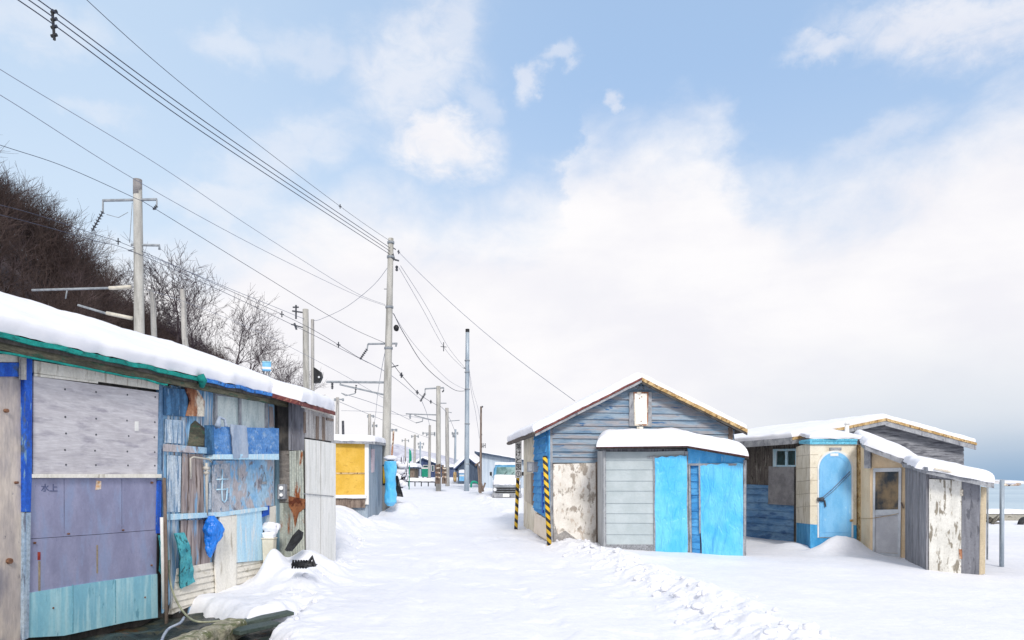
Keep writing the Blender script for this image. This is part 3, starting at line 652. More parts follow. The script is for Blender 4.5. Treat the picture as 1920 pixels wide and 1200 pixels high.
MB().panel(LW, [(57, 1011), (176, 1003), (294, 994), (293, 1081), (55, 1120)], .016, .03).build('lavender_panel', LAV, shed)
MB().panel(LW, [(54, 1112), (176, 1092), (295, 1076), (296, 1158), (240, 1166), (120, 1192), (48, 1196)], .028, .02).build('teal_sheet', TEAL, shed)
mb = MB(); mb.rect(LW, 71, 1035, 76, 1050, .02, .004); mb.build('rust_streak', wmat('red_rust', '8a2f28', 'a2473a', (9, 9, 9)), shed)
OST = wmat('ochre_stain', '8f8578', 'a8987a', (9, 9, 2))
for r_ in ((72, 1052, 76, 1108), (181, 1022, 184, 1075)): MB().rect(LW, *r_, .0185, .004).build('stain_line', OST, shed)
mb = MB(); mb.rect(LW, 180, 902, 190, 918, .014, .004, 1.5); mb.build('torn_label', wmat('torn_label', 'd8a878', 'efe6da', (18, 18, 18)), shed)
def lettering(txt, wl, x0, y0, x1, y1, off, mat, name, parent, vertical=False):
    """text laid on a wall, fitted in the pixel box"""
    cu = bpy.data.curves.new('lettering', 'FONT'); cu.body = txt; cu.align_x = 'LEFT'; cu.extrude = .01; cu.offset = .012
    if vertical: cu.space_line = .95
    ob = bpy.data.objects.new('lettering', cu); COL.objects.link(ob)
    dg = bpy.context.evaluated_depsgraph_get(); me = bpy.data.meshes.new_from_object(ob.evaluated_get(dg))
    bpy.data.objects.remove(ob)
    vs = [v.co.copy() for v in me.vertices]; fs = [tuple(p.vertices) for p in me.polygons]
    if not vs: return
    mx, Mx = min(v.x for v in vs), max(v.x for v in vs); my, My = min(v.y for v in vs), max(v.y for v in vs)
    a, b_, c = wl.at(x0, y1), wl.at(x1, y1), wl.at(x0, y0)
    q = MB(); q.add([a+(b_-a)*((v.x-mx)/(Mx-mx))+(c-a)*((v.y-my)/(My-my))+wl.n*(off+v.z*.15) for v in vs], fs)
    return q.build(name, mat, parent)
RSPOT = wmat('rust_spot', '6a4a3c', '8a6650', (20, 20, 20))
for x, y, r_ in ((66, 1018, .012), (286, 905, .014), (285, 1060, .012), (130, 1001, .01), (232, 994, .01), (20, 1052, .03), (14, 770, .02), (33, 905, .014), (100, 1140, .012), (272, 1120, .012)):
    p = LP(x, y, .03); MB().tube([p-LW.n*.03, p+LW.n*.004], r_, 7).build('nail', RSPOT, shed)
for r_ in ((120, 898, 121.2, 1000), (228, 898, 229.2, 994)): MB().rect(LW, *r_, .0125, .004).build('panel_joint', wmat('faint_joint', '74778f', '8083a0', (9, 9, 2)), shed)
for r_ in ((136, 1096, 137.5, 1186), (216, 1088, 217.5, 1168)): MB().rect(LW, *r_, .032, .006).build('sheet_lap', wmat('sheet_lap', '68a2b6', '7fb6c6', (9, 9, 2)), shed)
for a in ([(310, 786), (345, 788), (344, 832), (309, 830)], [(314, 853), (340, 855), (338, 960), (314, 960)], [(392, 905), (400, 905), (399, 955), (391, 955)]):
    MB().panel(LW, a, .024, .006).build('whitish_patch', wmat('whitish_blue_patch', '9fb4c8', 'c6d2dc', (14, 14, 2), peel='6f8cab', ps=(18, 18, 2), pt=.55, var=.3), shed)
lettering('水上', LW, 75, 907, 106, 922, .013, FADEI, 'lettering', lv)
# blue posts right of the plywood bay
MB().panel(LW, [(299, 716), (307, 717), (305, 900), (296, 900)], .03, .05).build('blue_post', wmat('dull_blue_post', '56789c', '7393b2', VG, peel='39506e', ps=(18, 18, 2), pt=.6), shed)
MB().panel(LW, [(296, 901), (303, 901), (302, 1000), (294, 1000)], .03, .05).build('blue_post', ROYAL, shed)
# planked bay
mb = MB(); r = random.Random(3); x = 306
while x < 524:
    x2 = min(x+r.uniform(12, 22), 524); mb.panel(LW, [(x, 722), (x2-1.3, 726), (x2-1.1, 1130), (x, 1150)], r.uniform(-.006, .016), .03); x = x2
mb.build('planks', BLUEW, shed)
MB().panel(LW, [(308, 727), (352, 730), (352, 782), (308, 778)], .05, .03).build('navy_sheet', NAVY, shed)
q = MB(); c = [(346, 724), (372, 733), (384, 752), (383, 781), (349, 780), (356, 752)]; q.panel(LW, c, .065, .012); q.build('rusty_sheet', RUST, shed)
MB().panel(LW, [(366, 788), (391, 808), (391, 838), (353, 838)], .016, .004).build('opening_shade', DARKW, shed)  # flat dark panel standing for the shade inside the hole
MB().panel(LW, [(358, 796), (366, 789), (384, 810), (382, 836), (352, 836)], .022, .006).build('brown_board', MOSSW, shed)
MB().panel(LW, [(308, 832), (396, 840), (396, 851), (308, 846)], .05, .05).build('rail', BLUEW2, shed)
MB().panel(LW, [(342, 850), (382, 852), (382, 962), (340, 962)], .016, .004).build('bare_boards', BARE, shed)
MB().panel(LW, [(338, 976), (388, 974), (395, 1062), (340, 1066)], .016, .004).build('bare_boards', BARE, shed)
win = MB(); 
for a in ([(404, 737), (503, 748), (503, 752), (404, 741)], [(404, 741), (408, 741), (408, 806), (404, 806)], [(498, 752), (503, 752), (503, 804), (498, 804)], [(449, 746), (453, 746), (453, 804), (449, 804)]): win.panel(LW, a, .04, .05)
wf = win.build('window', GREYT, shed)
MB().panel(LW, [(408, 741), (449, 746), (449, 806), (408, 806)], .015, .01).build('pane', GLASSF, wf)
MB().panel(LW, [(453, 746), (498, 752), (498, 806), (453, 806)], .02, .01).build('pane', GLASSF, wf)
MB().panel(LW, [(504, 750), (526, 752), (524, 830), (512, 830), (504, 806)], .0, .01).build('recess_shade', BLACK, shed)  # flat black panel: the shade of the recess put into its colour
MB().panel(LW, [(505, 762), (512, 763), (514, 800), (506, 800)], .02, .012).build('broken_board', BARE, shed)
# the boxed-in shelf below the window
MB().panel(LW, [(396, 797), (410, 797), (412, 858), (396, 852)], .12, .14).build('shelf_side', NAVY, shed)
MB().panel(LW, [(410, 800), (523, 803), (523, 852), (412, 852)], .2, .2).build('shelf_front', wmat('denim_blue_boards', '4a80c0', '6a98d0', (4, 4, 9), peel='8aaad0', ps=(8, 8, 10), pt=.6, pw=.05, peel2='2f5c9a', p2s=(20, 20, 5), p2t=.62), shed)
q = MB(); sheet(q, LW, [(405, 796), (437, 799), (440, 858), (411, 860)], 10, 12, lambda u, v: .235+.015*noise3((u*3, v*4, 0))); q.build('grey_tarp', GTARP, shed, smooth=True)
q = MB(); q.tube([LP(408, 800, .2), LP(411, 782, .16), LP(421, 786, .16), LP(424, 800, .2)], [.05, .02, .02, .03], 6); q.build('tarp_tip', GTARP, shed, smooth=True)
MB().panel(LW, [(412, 852), (523, 851), (523, 862), (412, 861)], .23, .24).build('shelf_ledge', PALEB, shed)
# faded sheet and fittings
MB().panel(LW, [(400, 864), (512, 862), (512, 948), (440, 958), (398, 962)], .03, .02).build('faded_sheet', BLUEW2, shed)
MB().panel(LW, [(398, 872), (432, 868), (430, 958), (398, 962)], .036, .006).build('grey_patch', wmat('pale_grey_patch', 'a4a8b2', 'bdbfc6', (8, 8, 3), peel='7f92a8', ps=(12, 12, 6), pt=.58), shed)
q = MB(); q.tube([LP(358, 898, .05), LP(357, 860, .05), LP(362, 857, .06), LP(392, 861, .06), LP(396, 866, .05)], .014, 8); q.build('pipe', PUTTY, shed, smooth=True)
q = MB(); q.tube([LP(387, 868, .07), LP(388, 966, .06)], .018, 8); q.tube([LP(383, 878, .07), LP(392, 878, .07)], .025, 8); q.tube([LP(384, 887, .07), LP(391, 887, .07)], .022, 8); q.build('pipe', PUTTY, shed, smooth=True)
q = MB(); q.tube([LP(448, 858, .05), LP(448, 902, .05)], .006, 6); q.build('cord', PUTTY, shed)
q = MB()
for y in (899, 918): q.tube([LP(406, y, .06), LP(428, y-1, .06)], .011, 6)
q.tube([LP(417, 880, .05), LP(416, 920, .06), LP(417, 938, .06), LP(421, 942, .06), LP(425, 936, .06), LP(426, 915, .06)], .011, 6); q.build('hanger_hook', PALEB, shed, smooth=True)
q = MB(); q.tube([LP(491, 905, .045), LP(496, 885, .045), LP(500, 905, .045), LP(491, 905, .045)], .005, 5); q.rect(LW, 491, 903, 500, 908, .05, .01); q.build('hook_frame', GREYT, shed)
MB().panel(LW, [(320, 964), (420, 960), (502, 950), (502, 956), (420, 968), (320, 975)], .07, .07).build('rail', PALEB, shed)
MB().panel(LW, [(497, 950), (505, 948), (505, 965), (490, 970)], .045, .03).build('blue_block', ROYAL, shed)
MB().panel(LW, [(443, 958), (490, 954), (496, 1050), (442, 1055)], .05, .02).build('pale_blue_board', PALEB, shed)
MB().panel(LW, [(412, 968), (444, 966), (443, 1105), (406, 1114), (403, 1050)], .06, .02).build('cream_board', WHITEB, shed)
q = MB(); claps(q, LW, [(330, 1066), (408, 1052), (410, 1112), (318, 1152)], .085, .01, .02, jit=.004, sag=.006, seed=31); q.build('lap_siding', CORR, shed)
q = MB(); claps(q, LW, [(440, 1056), (497, 1048), (494, 1102), (438, 1112)], .085, .01, .02, jit=.004, sag=.006, seed=33); q.build('lap_siding', CORR, shed)
MB().panel(LW, [(335, 1104), (500, 1080), (500, 1130), (320, 1175)], -.01, .05).build('base_board', DARKW, shed)
MB().panel(LW, [(512, 858), (518, 857), (520, 985), (513, 985)], .0, .01).build('recess_shade', BLACK, shed)  # shade of the narrow gap, drawn as a flat black panel
MB().panel(LW, [(519, 857), (524, 857), (525, 1040), (520, 1044)], .04, .05).build('corner_post', wmat('teal_grey_post', '6f8c9c', '86a2b0', VG, var=.2), shed)
MB().panel(LW, [(506, 950), (519, 948), (519, 1000), (507, 1000)], .02, .02).build('white_patch', WHITEB, shed)

# things leaning on and hanging from the shed
def bag():
    def fn(a, b_):
        th, v = a*2*math.pi, b_
        r_ = [.03, .085, .1, .1, .085, .06, .045, .012][min(7, int(v*7))]
        i = min(6, int(v*7)); f = v*7-i; RR = [.03, .085, .105, .1, .085, .065, .045, .01]; r_ = RR[i]*(1-f)+RR[i+1]*f
        c_ = LP(397+3*math.sin(v*5), 967+78*v, .12)
        k = 1+.45*noise3((math.cos(th)*1.7, math.sin(th)*1.7, v*5), 2)+.25*noise3((math.cos(th)*4, math.sin(th)*4, v*12), 5)
        return c_+(LW.d*math.cos(th)+LW.n*math.sin(th)*.75)*r_*k*1.35
    o = MB().grid(fn, 28, 30).build('plastic_bag', TARPD, loc=LP(397, 1045, .1), smooth=True)
    tag(o, 'bright blue plastic bag hanging crumpled on the patched shed wall', 'bag')
bag()
c_ = MB(); sheet(c_, LW, [(314, 1000), (332, 998), (357, 1090), (330, 1104)], 8, 24, lambda u, v: .11+.03*math.sin(v*5)+.02*noise3((u*3, v*6, 1)), .02)
tag(c_.build('canvas_scrap', TEALD, loc=LP(335, 1100, .1), smooth=True), 'worn teal canvas strip hanging beside the hose at the shed foot', 'canvas')
c_ = MB(); sheet(c_, LW, [(288, 1003), (303, 1008), (304, 1090), (292, 1070)], 6, 20, lambda u, v: .08+.02*math.sin(v*4), .02)
tag(c_.build('canvas_scrap', TEALD, loc=LP(297, 1090, .08), smooth=True), 'teal cloth tatter behind the white drain pipe by the lavender panel', 'canvas')
p0, p1 = LP(308, 896, .1), LP(312, 1172, .2)
tag(MB().tube([p0, p0.lerp(p1, .5)+LW.n*.01, p1], [.022, .024, .025], 8).build('wooden_pole', BROWN, loc=p1, smooth=True), 'thin bare wooden pole leaning upright against the blue shed post', 'pole')
tag(MB().tube([LP(303, 970, .1), LP(305, 1050, .1), LP(307, 1142, .1)], .022, 8).build('drain_pipe', WHITEP, loc=LP(307, 1142, .1), smooth=True), 'white plastic drain pipe standing beside the thin wooden pole', 'pipe')
hp = [LP(317, 1050, .1), LP(318, 1085, .14), LP(326, 1115, .2), LP(342, 1145, .3), G(368, 1165, -.1), G(420, 1164, -.12)]
def spline(pts, n=8):
    r_ = []; m_ = len(pts)
    for i in range(m_-1):
        a, b_, c, d_ = pts[max(i-1, 0)], pts[i], pts[i+1], pts[min(i+2, m_-1)]
        for k in range(n):
            t_ = k/n; r_.append(.5*((2*b_)+(c-a)*t_+(2*a-5*b_+4*c-d_)*t_*t_+(3*b_-a-3*c+d_)*t_**3))
    return r_+[pts[-1]]
tag(MB().tube(spline(hp), .014, 8).build('hose', wmat('olive_hose', '8f9480', 'a6a890', (8, 8, 8)), loc=hp[-1], smooth=True), 'olive garden hose curving down from the shed wall to the wet ground', 'hose')
hp = [G(345, 1158, -.1), G(338, 1168, -.1), G(318, 1178, -.12), G(308, 1190, -.12), G(302, 1205, -.12)]
tag(MB().tube(spline(hp), .017, 8).build('hose', wmat('pale_hose', '9ba6b8', 'b6c0ce', (8, 8, 8)), loc=hp[-1], smooth=True), 'pale bluish hose end lying kinked on the wet ground', 'hose')
# kerb stone, dark planks on the wet strip
a, b_ = G(450, 1160, -.02), G(215, 1245, -.02)
d_ = (b_-a).normalized(); s_ = Vector((-d_.y, d_.x, 0))
def kerb(u, v):
    th = v*2*math.pi; e = abs(u-.5)*2; k = 1 if e < .93 else max(0, (1-e)/.07)**.5
    sq = lambda c: math.copysign(abs(c)**.35, c)
    p = a.lerp(b_, u)+s_*sq(math.cos(th))*.13*k+Vector((0, 0, -.10+sq(math.sin(th))*.12*k))
    return p+Vector((noise3(p*6, 1), noise3(p*6, 2), noise3(p*6, 3)))*.03
tag(MB().grid(kerb, 60, 24).build('kerb_stone', MOSSC, loc=(a+b_)/2-Vector((0, 0, .2)), smooth=True), 'mossy weathered concrete kerb lying at the edge of the wet ground', 'kerb')
for (q0, q1, wd, lab) in ((G(455, 1172, -.1), G(545, 1152, -.06), .16, 'dark wet plank poking out from under the snow past the kerb end'), (G(440, 1190, -.12), G(520, 1172, -.1), .2, 'dark green-grey plank lying nearest the camera by the kerb')):
    d_ = (q1-q0).normalized(); s_ = Vector((-d_.y, d_.x, 0))*wd/2; n_ = Vector((0, 0, .05))
    tag(MB().hexa([q0-s_, q1-s_, q1+s_, q0+s_], [q0-s_+n_, q1-s_+n_*.8, q1+s_+n_, q0+s_+n_*1.2]).build('plank', wmat('wet_plank', '3f4c48', '56625c', HG, var=.4, rough=.5), loc=(q0+q1)/2, bevel=.006), lab, 'plank')
# bucket with snow, black scraps in the heap
bk = thing('plastic_tub', P(505, 1052, 11.4), 'cream plastic tub under a cap of snow beside the pale blue board', 'tub')
c0 = LP(505, 1052, .13); q = MB()
def sqr(z, w_, d_): return [c0+Vector((x*w_, y*d_, z)) for x, y in ((-1, -1), (1, -1), (1, 1), (-1, 1))]
q.hexa(sqr(-.3, .07, .07), sqr(.36, .095, .09)); q.hexa(sqr(.36, .105, .10), sqr(.385, .105, .10)); q.build('tub', wmat('cream_plastic', 'cfc8b6', 'ddd7c8', (3, 3, 3), rough=.5, var=.1), bk, bevel=.015)
q = MB(); snow_cap(q, sqr(.385, .10, .10), .09, 16, 12, seed=2); q.build('snow_cap', SNOWR, bk, smooth=True)
q = MB().lump(c0+Vector((.01, .02, .54)), .14, .11, .10, 5, amp=.5, fr=1.8); q.build('snow_cap', SNOWR, bk, smooth=True)
q = MB(); 
for k in range(3): q.tube([P(537+k*4, 1032, 11.55), P(552+k*5, 1008, 11.7), P(562+k*2, 994+2*k, 11.75)], [.03, .05, .03], 6)
tag(q.build('frame_scrap', BLACK, loc=P(540, 1032, 11.55)), 'black bent frame scrap sticking out of the snow heap by the rusty sheet', 'scrap')
q = MB(); q.lump(P(570, 1058, 10.9), .17, .06, .05, 4, amp=.4); 
for k in range(6): q.tube([P(548+5*k, 1066, 10.85), P(550+5*k, 1050, 10.88)], .016, 5)
q.tube([P(572, 1064, 10.85), P(586, 1044, 10.9), P(590, 1062, 10.86)], .03, 6)
tag(q.build('crate_scrap', BLACK, loc=P(570, 1066, 10.9)), 'black toothed plastic crate scrap half sunk in the roadside snow', 'scrap')

# ------------------------------------------------------------ end shed that juts out past the long shed
SH = thing('corner_shed', (-3.4, 12.4, 0), 'narrow shed end clad in tall white metal sheets, joining the long shed', 'shed')
s0 = LP(521, 1000); C1 = s0+LW.n*.5; 
px568 = P(569, 1000, 1); t_ = None
# corner where the side wall meets the road front
SW = Wall(s0.x, s0.y, LW.n.x, LW.n.y)
C1 = SW.at(569, 900); C1.z = 0
FWd = P(626, 900, 14.1); FWd.z = 0
FW = Wall(C1.x, C1.y, FWd.x-C1.x, FWd.y-C1.y)
mb = MB()
bk_ = -FW.n
q0, q1 = C1-FW.n*.05, FWd-FW.n*.05
i0 = s0-LW.d*0+SW.n*-.05
zt0, zt1 = FW.at(569, 757).z, FW.at(626, 772).z
mb.hexa([Vector((v.x, v.y, -.4)) for v in (q0-SW.n*.05, q1, q1-FW.n*2.4, q0-FW.n*2.4-SW.n*.05)], [Vector((v.x, v.y, z)) for v, z in ((q0-SW.n*.05, zt0-.02), (q1, zt1-.02), (q1-FW.n*2.4, zt1+.6), (q0-FW.n*2.4-SW.n*.05, zt0+.6))])
mb.build('wall', DARKW, SH)
MB().panel(SW, [(520, 752), (543, 752), (543, 846), (520, 846)], .0, .04).build('dark_boards', DARKW, SH)
MB().panel(SW, [(541, 752), (569, 754), (569, 845), (541, 844)], .03, .03).build('grey_board', GREYP, SH)
MB().panel(SW, [(521, 845), (544, 845), (544, 942), (521, 942)], .02, .03).build('brown_grey_board', wmat('brown_grey_board', '77716c', '8c857e', HG, peel='5a544e', ps=(3, 3, 18), pt=.58), SH)
q = MB(); sheet(q, SW, [(544, 846), (570, 844), (573, 1045), (546, 1050)], 40, 3, lambda u, v: .03+.008*math.sin(u*2*math.pi*6)); q.build('rusty_sheet', RUSTG, SH, smooth=True)
MB().panel(SW, [(522, 943), (546, 943), (547, 1050), (523, 1050)], .012, .03).build('rusty_sheet', RUSTG, SH)
MB().panel(SW, [(541, 930), (573, 936), (572, 952), (560, 962), (553, 990), (549, 962), (541, 948)], .042, .004).build('rust_patch', wmat('orange_rust', '74462e', '8e5c3c', (7, 7, 3), peel='5a2c1a', ps=(9, 9, 6), pt=.55), SH)
mt = MB().rect(SW, 520, 908, 534, 936, .1, .09).build('meter_box', GREYT, SH, bevel=.01)
for y, r_ in ((915, .035), (928, .028)): MB().tube([SW.at(527, y, .1), SW.at(527, y, .14)], r_, 14).build('dial', WHITEP, mt)
q = MB(); sheet(q, FW, [(569, 823), (599, 827), (599, 1060), (571, 1060)], 40, 2, lambda u, v: .03+.0012*math.sin(u*2*math.pi*9)); q.build('white_sheet', GALV, SH, smooth=True)
q = MB(); sheet(q, FW, [(598, 827), (626, 832), (626, 1050), (598, 1060)], 40, 2, lambda u, v: .036+.0012*math.sin(u*2*math.pi*9)); q.build('white_sheet', GALV, SH, smooth=True)
MB().panel(FW, [(570, 925), (626, 930), (626, 931.5), (570, 926.5)], .045, .01).build('seam', GREYT, SH)
MB().panel(FW, [(569, 758), (626, 774), (626, 780), (569, 764)], .04, .04).build('header_board', WHITEB, SH)
MB().panel(FW, [(570, 766), (626, 780), (626, 828), (571, 820)], .012, .03).build('grey_boards', wmat('pale_grey_boards', 'a8a6a6', 'c0bebc', VG, peel='8b8684', ps=(20, 20, 2), pt=.58), SH)
for x0, x1, y0, y1 in ((594, 598, 780, 824), (606, 610, 782, 826), (571, 574, 772, 812)): MB().panel(FW, [(x0, y0), (x1, y0+1), (x1, y1), (x0, y1)], .03, .02).build('batten', BROWN, SH)
MB().panel(FW, [(613, 783), (626, 786), (626, 790), (613, 788)], .03, .02).build('batten', BROWN, SH)
e0, e1 = FW.at(562, 752, .15), FW.at(629, 772, .15); bkv = -FW.n*2.6+Vector((0, 0, .75))
MB().hexa([e0-Vector((0, 0, .07)), e1-Vector((0, 0, .07)), e1+bkv-Vector((0, 0, .07)), e0+bkv-Vector((0, 0, .07))], [e0, e1, e1+bkv, e0+bkv]).build('roof', MAROON, SH)
e00 = e0+FW.d*.03
q = MB(); snow_cap(q, [e00+Vector((0, 0, .003)), e1+Vector((0, 0, .003)), e1+bkv, e00+bkv], .22, 40, 30, seed=8); q.build('roof_snow', SNOWR, SH, smooth=True)
# ------------------------------------------------------------ blue gable hut on the right of the road
c0 = P(1030, 1000, 17.5); c0.z = 0
GW = Wall(c0.x, c0.y, 1, .146); SWL = Wall(c0.x, c0.y, -.146, 1)
hut = thing('gable_hut', (c0.x+2, c0.y+2.5, 0), 'hut with blue-grey clapboard gable, cream side wall and snow on its pitched roof', 'hut')
uR = GW.u(GW.at(1374, 900))
zL, zP = GW.at(1030, 802).z, GW.at(1203, 716).z
um = GW.u(GW.at(1203, 716))
dep = 4.0
inn = -GW.n
def gp(u, z, off=0): return GW.pt(u, z, off)
mb = MB()
poly = [(.03, -.3), (uR, -.3), (uR, zL-.05), (um, zP-.04), (.03, zL-.05)]
mb.prism([gp(u, z, -.04) for u, z in poly], inn*(dep-.05)); mb.build('wall', CREAM, hut)
q = MB(); claps(q, GW, [(1030, 868), (1030, 806), (1203, 716), (1376, 806), (1376, 868)], .15, 0, .036, seed=4); q.build('gable_boards', CLAP, hut)
q = MB(); claps(q, GW, [(1030, 1040), (1030, 868), (1120, 868), (1120, 1040)], .2, -.03, .0, seed=5); q.build('lower_boards', GREYP, hut)
MB().panel(GW, [(1037, 870), (1117, 868), (1118, 1036), (1038, 1028)], .03, .03).build('peeling_panel', PEEL, hut)
MB().panel(GW, [(1038, 975), (1046, 1002), (1060, 995), (1080, 1010), (1100, 1018), (1117, 1022), (1117, 1037), (1038, 1030)], .033, .004).build('grey_base_patch', wmat('bare_cement', '8e8b8a', 'a3a09e', (6, 6, 6), peel='c8c4be', ps=(12, 12, 8), pt=.6), hut)
MB().panel(GW, [(1117, 866), (1122, 866), (1123, 1040), (1118, 1038)], .05, .05).build('dark_jamb', BROWN, hut)
MB().panel(GW, [(1029, 806), (1036, 803), (1037, 1040), (1030, 1030)], .05, .06).build('corner_board', GREYT, hut)
MB().panel(GW, [(1366, 800), (1374, 804), (1374, 830), (1366, 830)], .05, .06).build('corner_board', BROWN, hut)
# the rusted board on the gable
sg = MB().panel(GW, [(1180, 735), (1222, 735), (1222, 800), (1180, 799)], .07, .05).build('sign_frame', GREYT, hut)
MB().panel(GW, [(1188, 735), (1216, 735), (1215, 798), (1190, 798)], .09, .02).build('rust_edge', RUST, sg)
MB().panel(GW, [(1190, 738), (1213, 738), (1213, 795), (1192, 795)], .095, .004).build('white_board', wmat('rust_spotted_white', 'e2dfda', 'ebe8e4', (5, 5, 5), peel='c9b2a2', ps=(8, 8, 8), pt=.66, peel2='9aa8cc', p2s=(12, 12, 12), p2t=.72, var=.08), sg)
q = MB(); 
for x, y in ((1203, 744), (1202, 790), (1199, 747)): q.tube([GW.at(x, y, .095), GW.at(x, y, .101)], .018, 8)
q.build('rust_spots', RUST, sg)
MB().panel(GW, [(1194, 800), (1206, 800), (1206, 812), (1195, 812)], .06, .05).build('post_stub', WHITEB, hut)
q = MB(); q.tube([GW.at(1200, 722, .2), GW.at(1196, 730, .2), GW.at(1201, 734, .2), GW.at(1207, 729, .2), GW.at(1205, 722, .2)], .012, 6); q.build('hook', IRON, hut, smooth=True)
# side wall with blue boards
MB().panel(SWL, [(1005, 815), (1029, 804), (1029, 972), (1003, 958)], .03, .03).build('blue_backing', CLAPB, hut)
q = MB(); claps(q, SWL, [(1005, 817), (1028, 806), (1028, 970), (1004, 956)], .18, .035, .035, jit=0, sag=0, seed=8); q.build('blue_boards', CLAPB, hut)
MB().panel(SWL, [(1015, 885), (1017, 885), (1018, 962), (1016, 962)], .075, .02).build('blue_batten', ROYAL, hut)
q = MB(); q.panel(SWL, [(1003, 961), (1029, 976), (1030, 1016), (1000, 998)], .02, .02); q.build('lower_panel', wmat('pale_cream_panel', 'e2d4c0', 'ecdfce', (3, 3, 3), var=.1), hut)
mt = MB().rect(SWL, 988, 866, 1001, 885, .16, .15).build('meter_box', GREYT, hut, bevel=.01)
MB().rect(SWL, 990, 869, 997, 883, .165, .006).build('meter_window', wmat('meter_window', 'b8bec2', 'cfd4d6', (6, 6, 6), rough=.2), mt)
MB().panel(SWL, [(996, 887), (1001, 887), (1001, 950), (997, 946)], .05, .05).build('door_jamb', BROWN, hut)
MB().panel(SWL, [(985, 890), (996, 888), (996, 946), (985, 940)], .012, .012).build('door', wmat('grey_cream_door', 'b5ab9c', 'c6bdae', (4, 4, 2), var=.2), hut)
# roof
ov = .28; oz = .0
tl = GW.at(1003, 810, ov); tp = GW.at(1203, 709, ov); trr = GW.at(1401, 806, ov)
B = inn*(dep+.4)
th = Vector((0, 0, .06))
q = MB(); q.hexa([tl-th, tp-th, tp-th+B, tl-th+B], [tl, tp, tp+B, tl+B]); q.hexa([tp-th, trr-th, trr-th+B, tp-th+B], [tp, trr, trr+B, tp+B])
q.build('roof', DARKW, hut)
def rake(a, b, w, o, mat, name, dz):
    n = 24; q = MB()
    for i in range(n):
        p, r_ = a.lerp(b, i/n), a.lerp(b, (i+1)/n); j0, j1 = .008*noise3(p*5), .008*noise3(r_*5)
        q.hexa([p+Vector((0, 0, dz-w+j0)), r_+Vector((0, 0, dz-w+j1)), r_+Vector((0, 0, dz-w+j1))-GW.n*o, p+Vector((0, 0, dz-w+j0))-GW.n*o], [p+Vector((0, 0, dz+j0)), r_+Vector((0, 0, dz+j1)), r_+Vector((0, 0, dz+j1))-GW.n*o, p+Vector((0, 0, dz+j0))-GW.n*o])
    return q.build(name, mat, hut)
f_ = GW.n*.03
rake(tl+f_, tp+f_, .05, .04, MAROON, 'roof_edge', .012); rake(tl+f_*.5, tp+f_*.5, .06, .03, GREYT, 'rake_board', -.045)
rake(tp+f_, trr+f_, .085, .04, OCHRE, 'rake_board', .012); rake(tp+f_*.5, trr+f_*.5, .05, .03, DARKW, 'roof_edge', -.08)
EV = SWL.n
q = MB(); 
for i in range(30):
    p = tl.lerp(tl+B, i/30); q.lump(p+Vector((.0, .1, -.03+.02*noise3((i, 0, 0)))), .08, .14, .05, i, 8, 6)
q.build('eave_edge', wmat('ragged_eave', '4a4442', '6d645e', (9, 9, 9), var=.4), hut, smooth=True)
q = MB(); snow_cap(q, [tl+Vector((-.03, 0, .005)), tp+Vector((0.06, 0, .03)), tp+B+Vector((0.06, 0, .03)), tl+B+Vector((-.03, 0, .005))], .16, 50, 60, seed=12, amp=.3, over=.03); q.build('roof_snow', SNOWR, hut, smooth=True)
q = MB(); snow_cap(q, [tp+Vector((-.06, 0, .03)), trr+Vector((0, 0, .005)), trr+B+Vector((0, 0, .005)), tp+B+Vector((-.06, 0, .03))], .13, 50, 40, seed=14, amp=.2, over=.03); q.build('roof_snow', SNOWR, hut, smooth=True)

# porch shed with tarps, built onto the gable
p0 = P(1133, 1038, 16.3); p1 = P(1288, 1043, 16.15); p2 = P(1397, 1050, 15.6)
PW = Wall(p0.x, p0.y, p1.x-p0.x, p1.y-p0.y); QW = Wall(p1.x, p1.y, p2.x-p1.x, p2.y-p1.y)
por = thing('porch_shed', (p1.x, p1.y+.7, 0), 'low porch shed of pale siding and blue tarps under a pillow of snow', 'shed')
zt = PW.at(1133, 842).z; zt1 = PW.at(1288, 842).z; zt2 = QW.at(1397, 862).z
g0, g1, g2 = (Vector((v.x, v.y, 0)) for v in (p0, p1, p2))
b0 = Vector((GW.at(1120, 900).x, GW.at(1120, 900).y, 0)); bk2 = GW.pt(uR-.02, 0, .06); b0 = b0+GW.n*.06
def vz(v, z): return Vector((v.x, v.y, z))
s_ = .06
ins = lambda v: v+(Vector((3, 17, 0))-v).normalized()*.05
q = MB(); ring = [ins(v) for v in (g0, g1, g2, bk2, b0)]; zz = [zt, zt1, zt2, zt2+.1, zt+.1]
vs = [vz(v, -.3) for v in ring]+[vz(v, z) for v, z in zip(ring, zz)]
q.add(vs, [(4, 3, 2, 1, 0), (5, 6, 7, 8, 9)]+[(i, (i+1) % 5, (i+1) % 5+5, i+5) for i in range(5)]); q.build('wall', GREYP, por)
LFW = Wall(g0.x, g0.y, b0.x-g0.x, b0.y-g0.y)
MB().panel(LFW, [(1120, 846), (1132, 846), (1132, 1045), (1121, 1040)], .02, .02).build('side_panel', wmat('pale_grey_side', 'a4a8ac', 'b6babd', (4, 4, 1), var=.15), por)
q = MB(); claps(q, PW, [(1136, 1021), (1136, 847), (1226, 847), (1226, 1021)], .245, .0, .018, jit=0, sag=0, seed=3); q.build('siding', SIDING, por)
q = MB(); claps(q, PW, [(1226, 856), (1226, 847), (1284, 845), (1284, 854)], .3, .0, .008, jit=0, sag=0, seed=3); q.build('siding', SIDING, por)
MB().rect(PW, 1134, 1021, 1227, 1044, .03, .04).build('base_course', STONE, por)
for a in ([(1130, 844), (1136, 844), (1137, 1042), (1131, 1040)], [(1225, 854), (1229, 854), (1230, 1042), (1226, 1042)], [(1284, 846), (1290, 846), (1292, 1045), (1288, 1045)]): MB().panel(PW, a, .05, .06).build('post', GREYT, por)
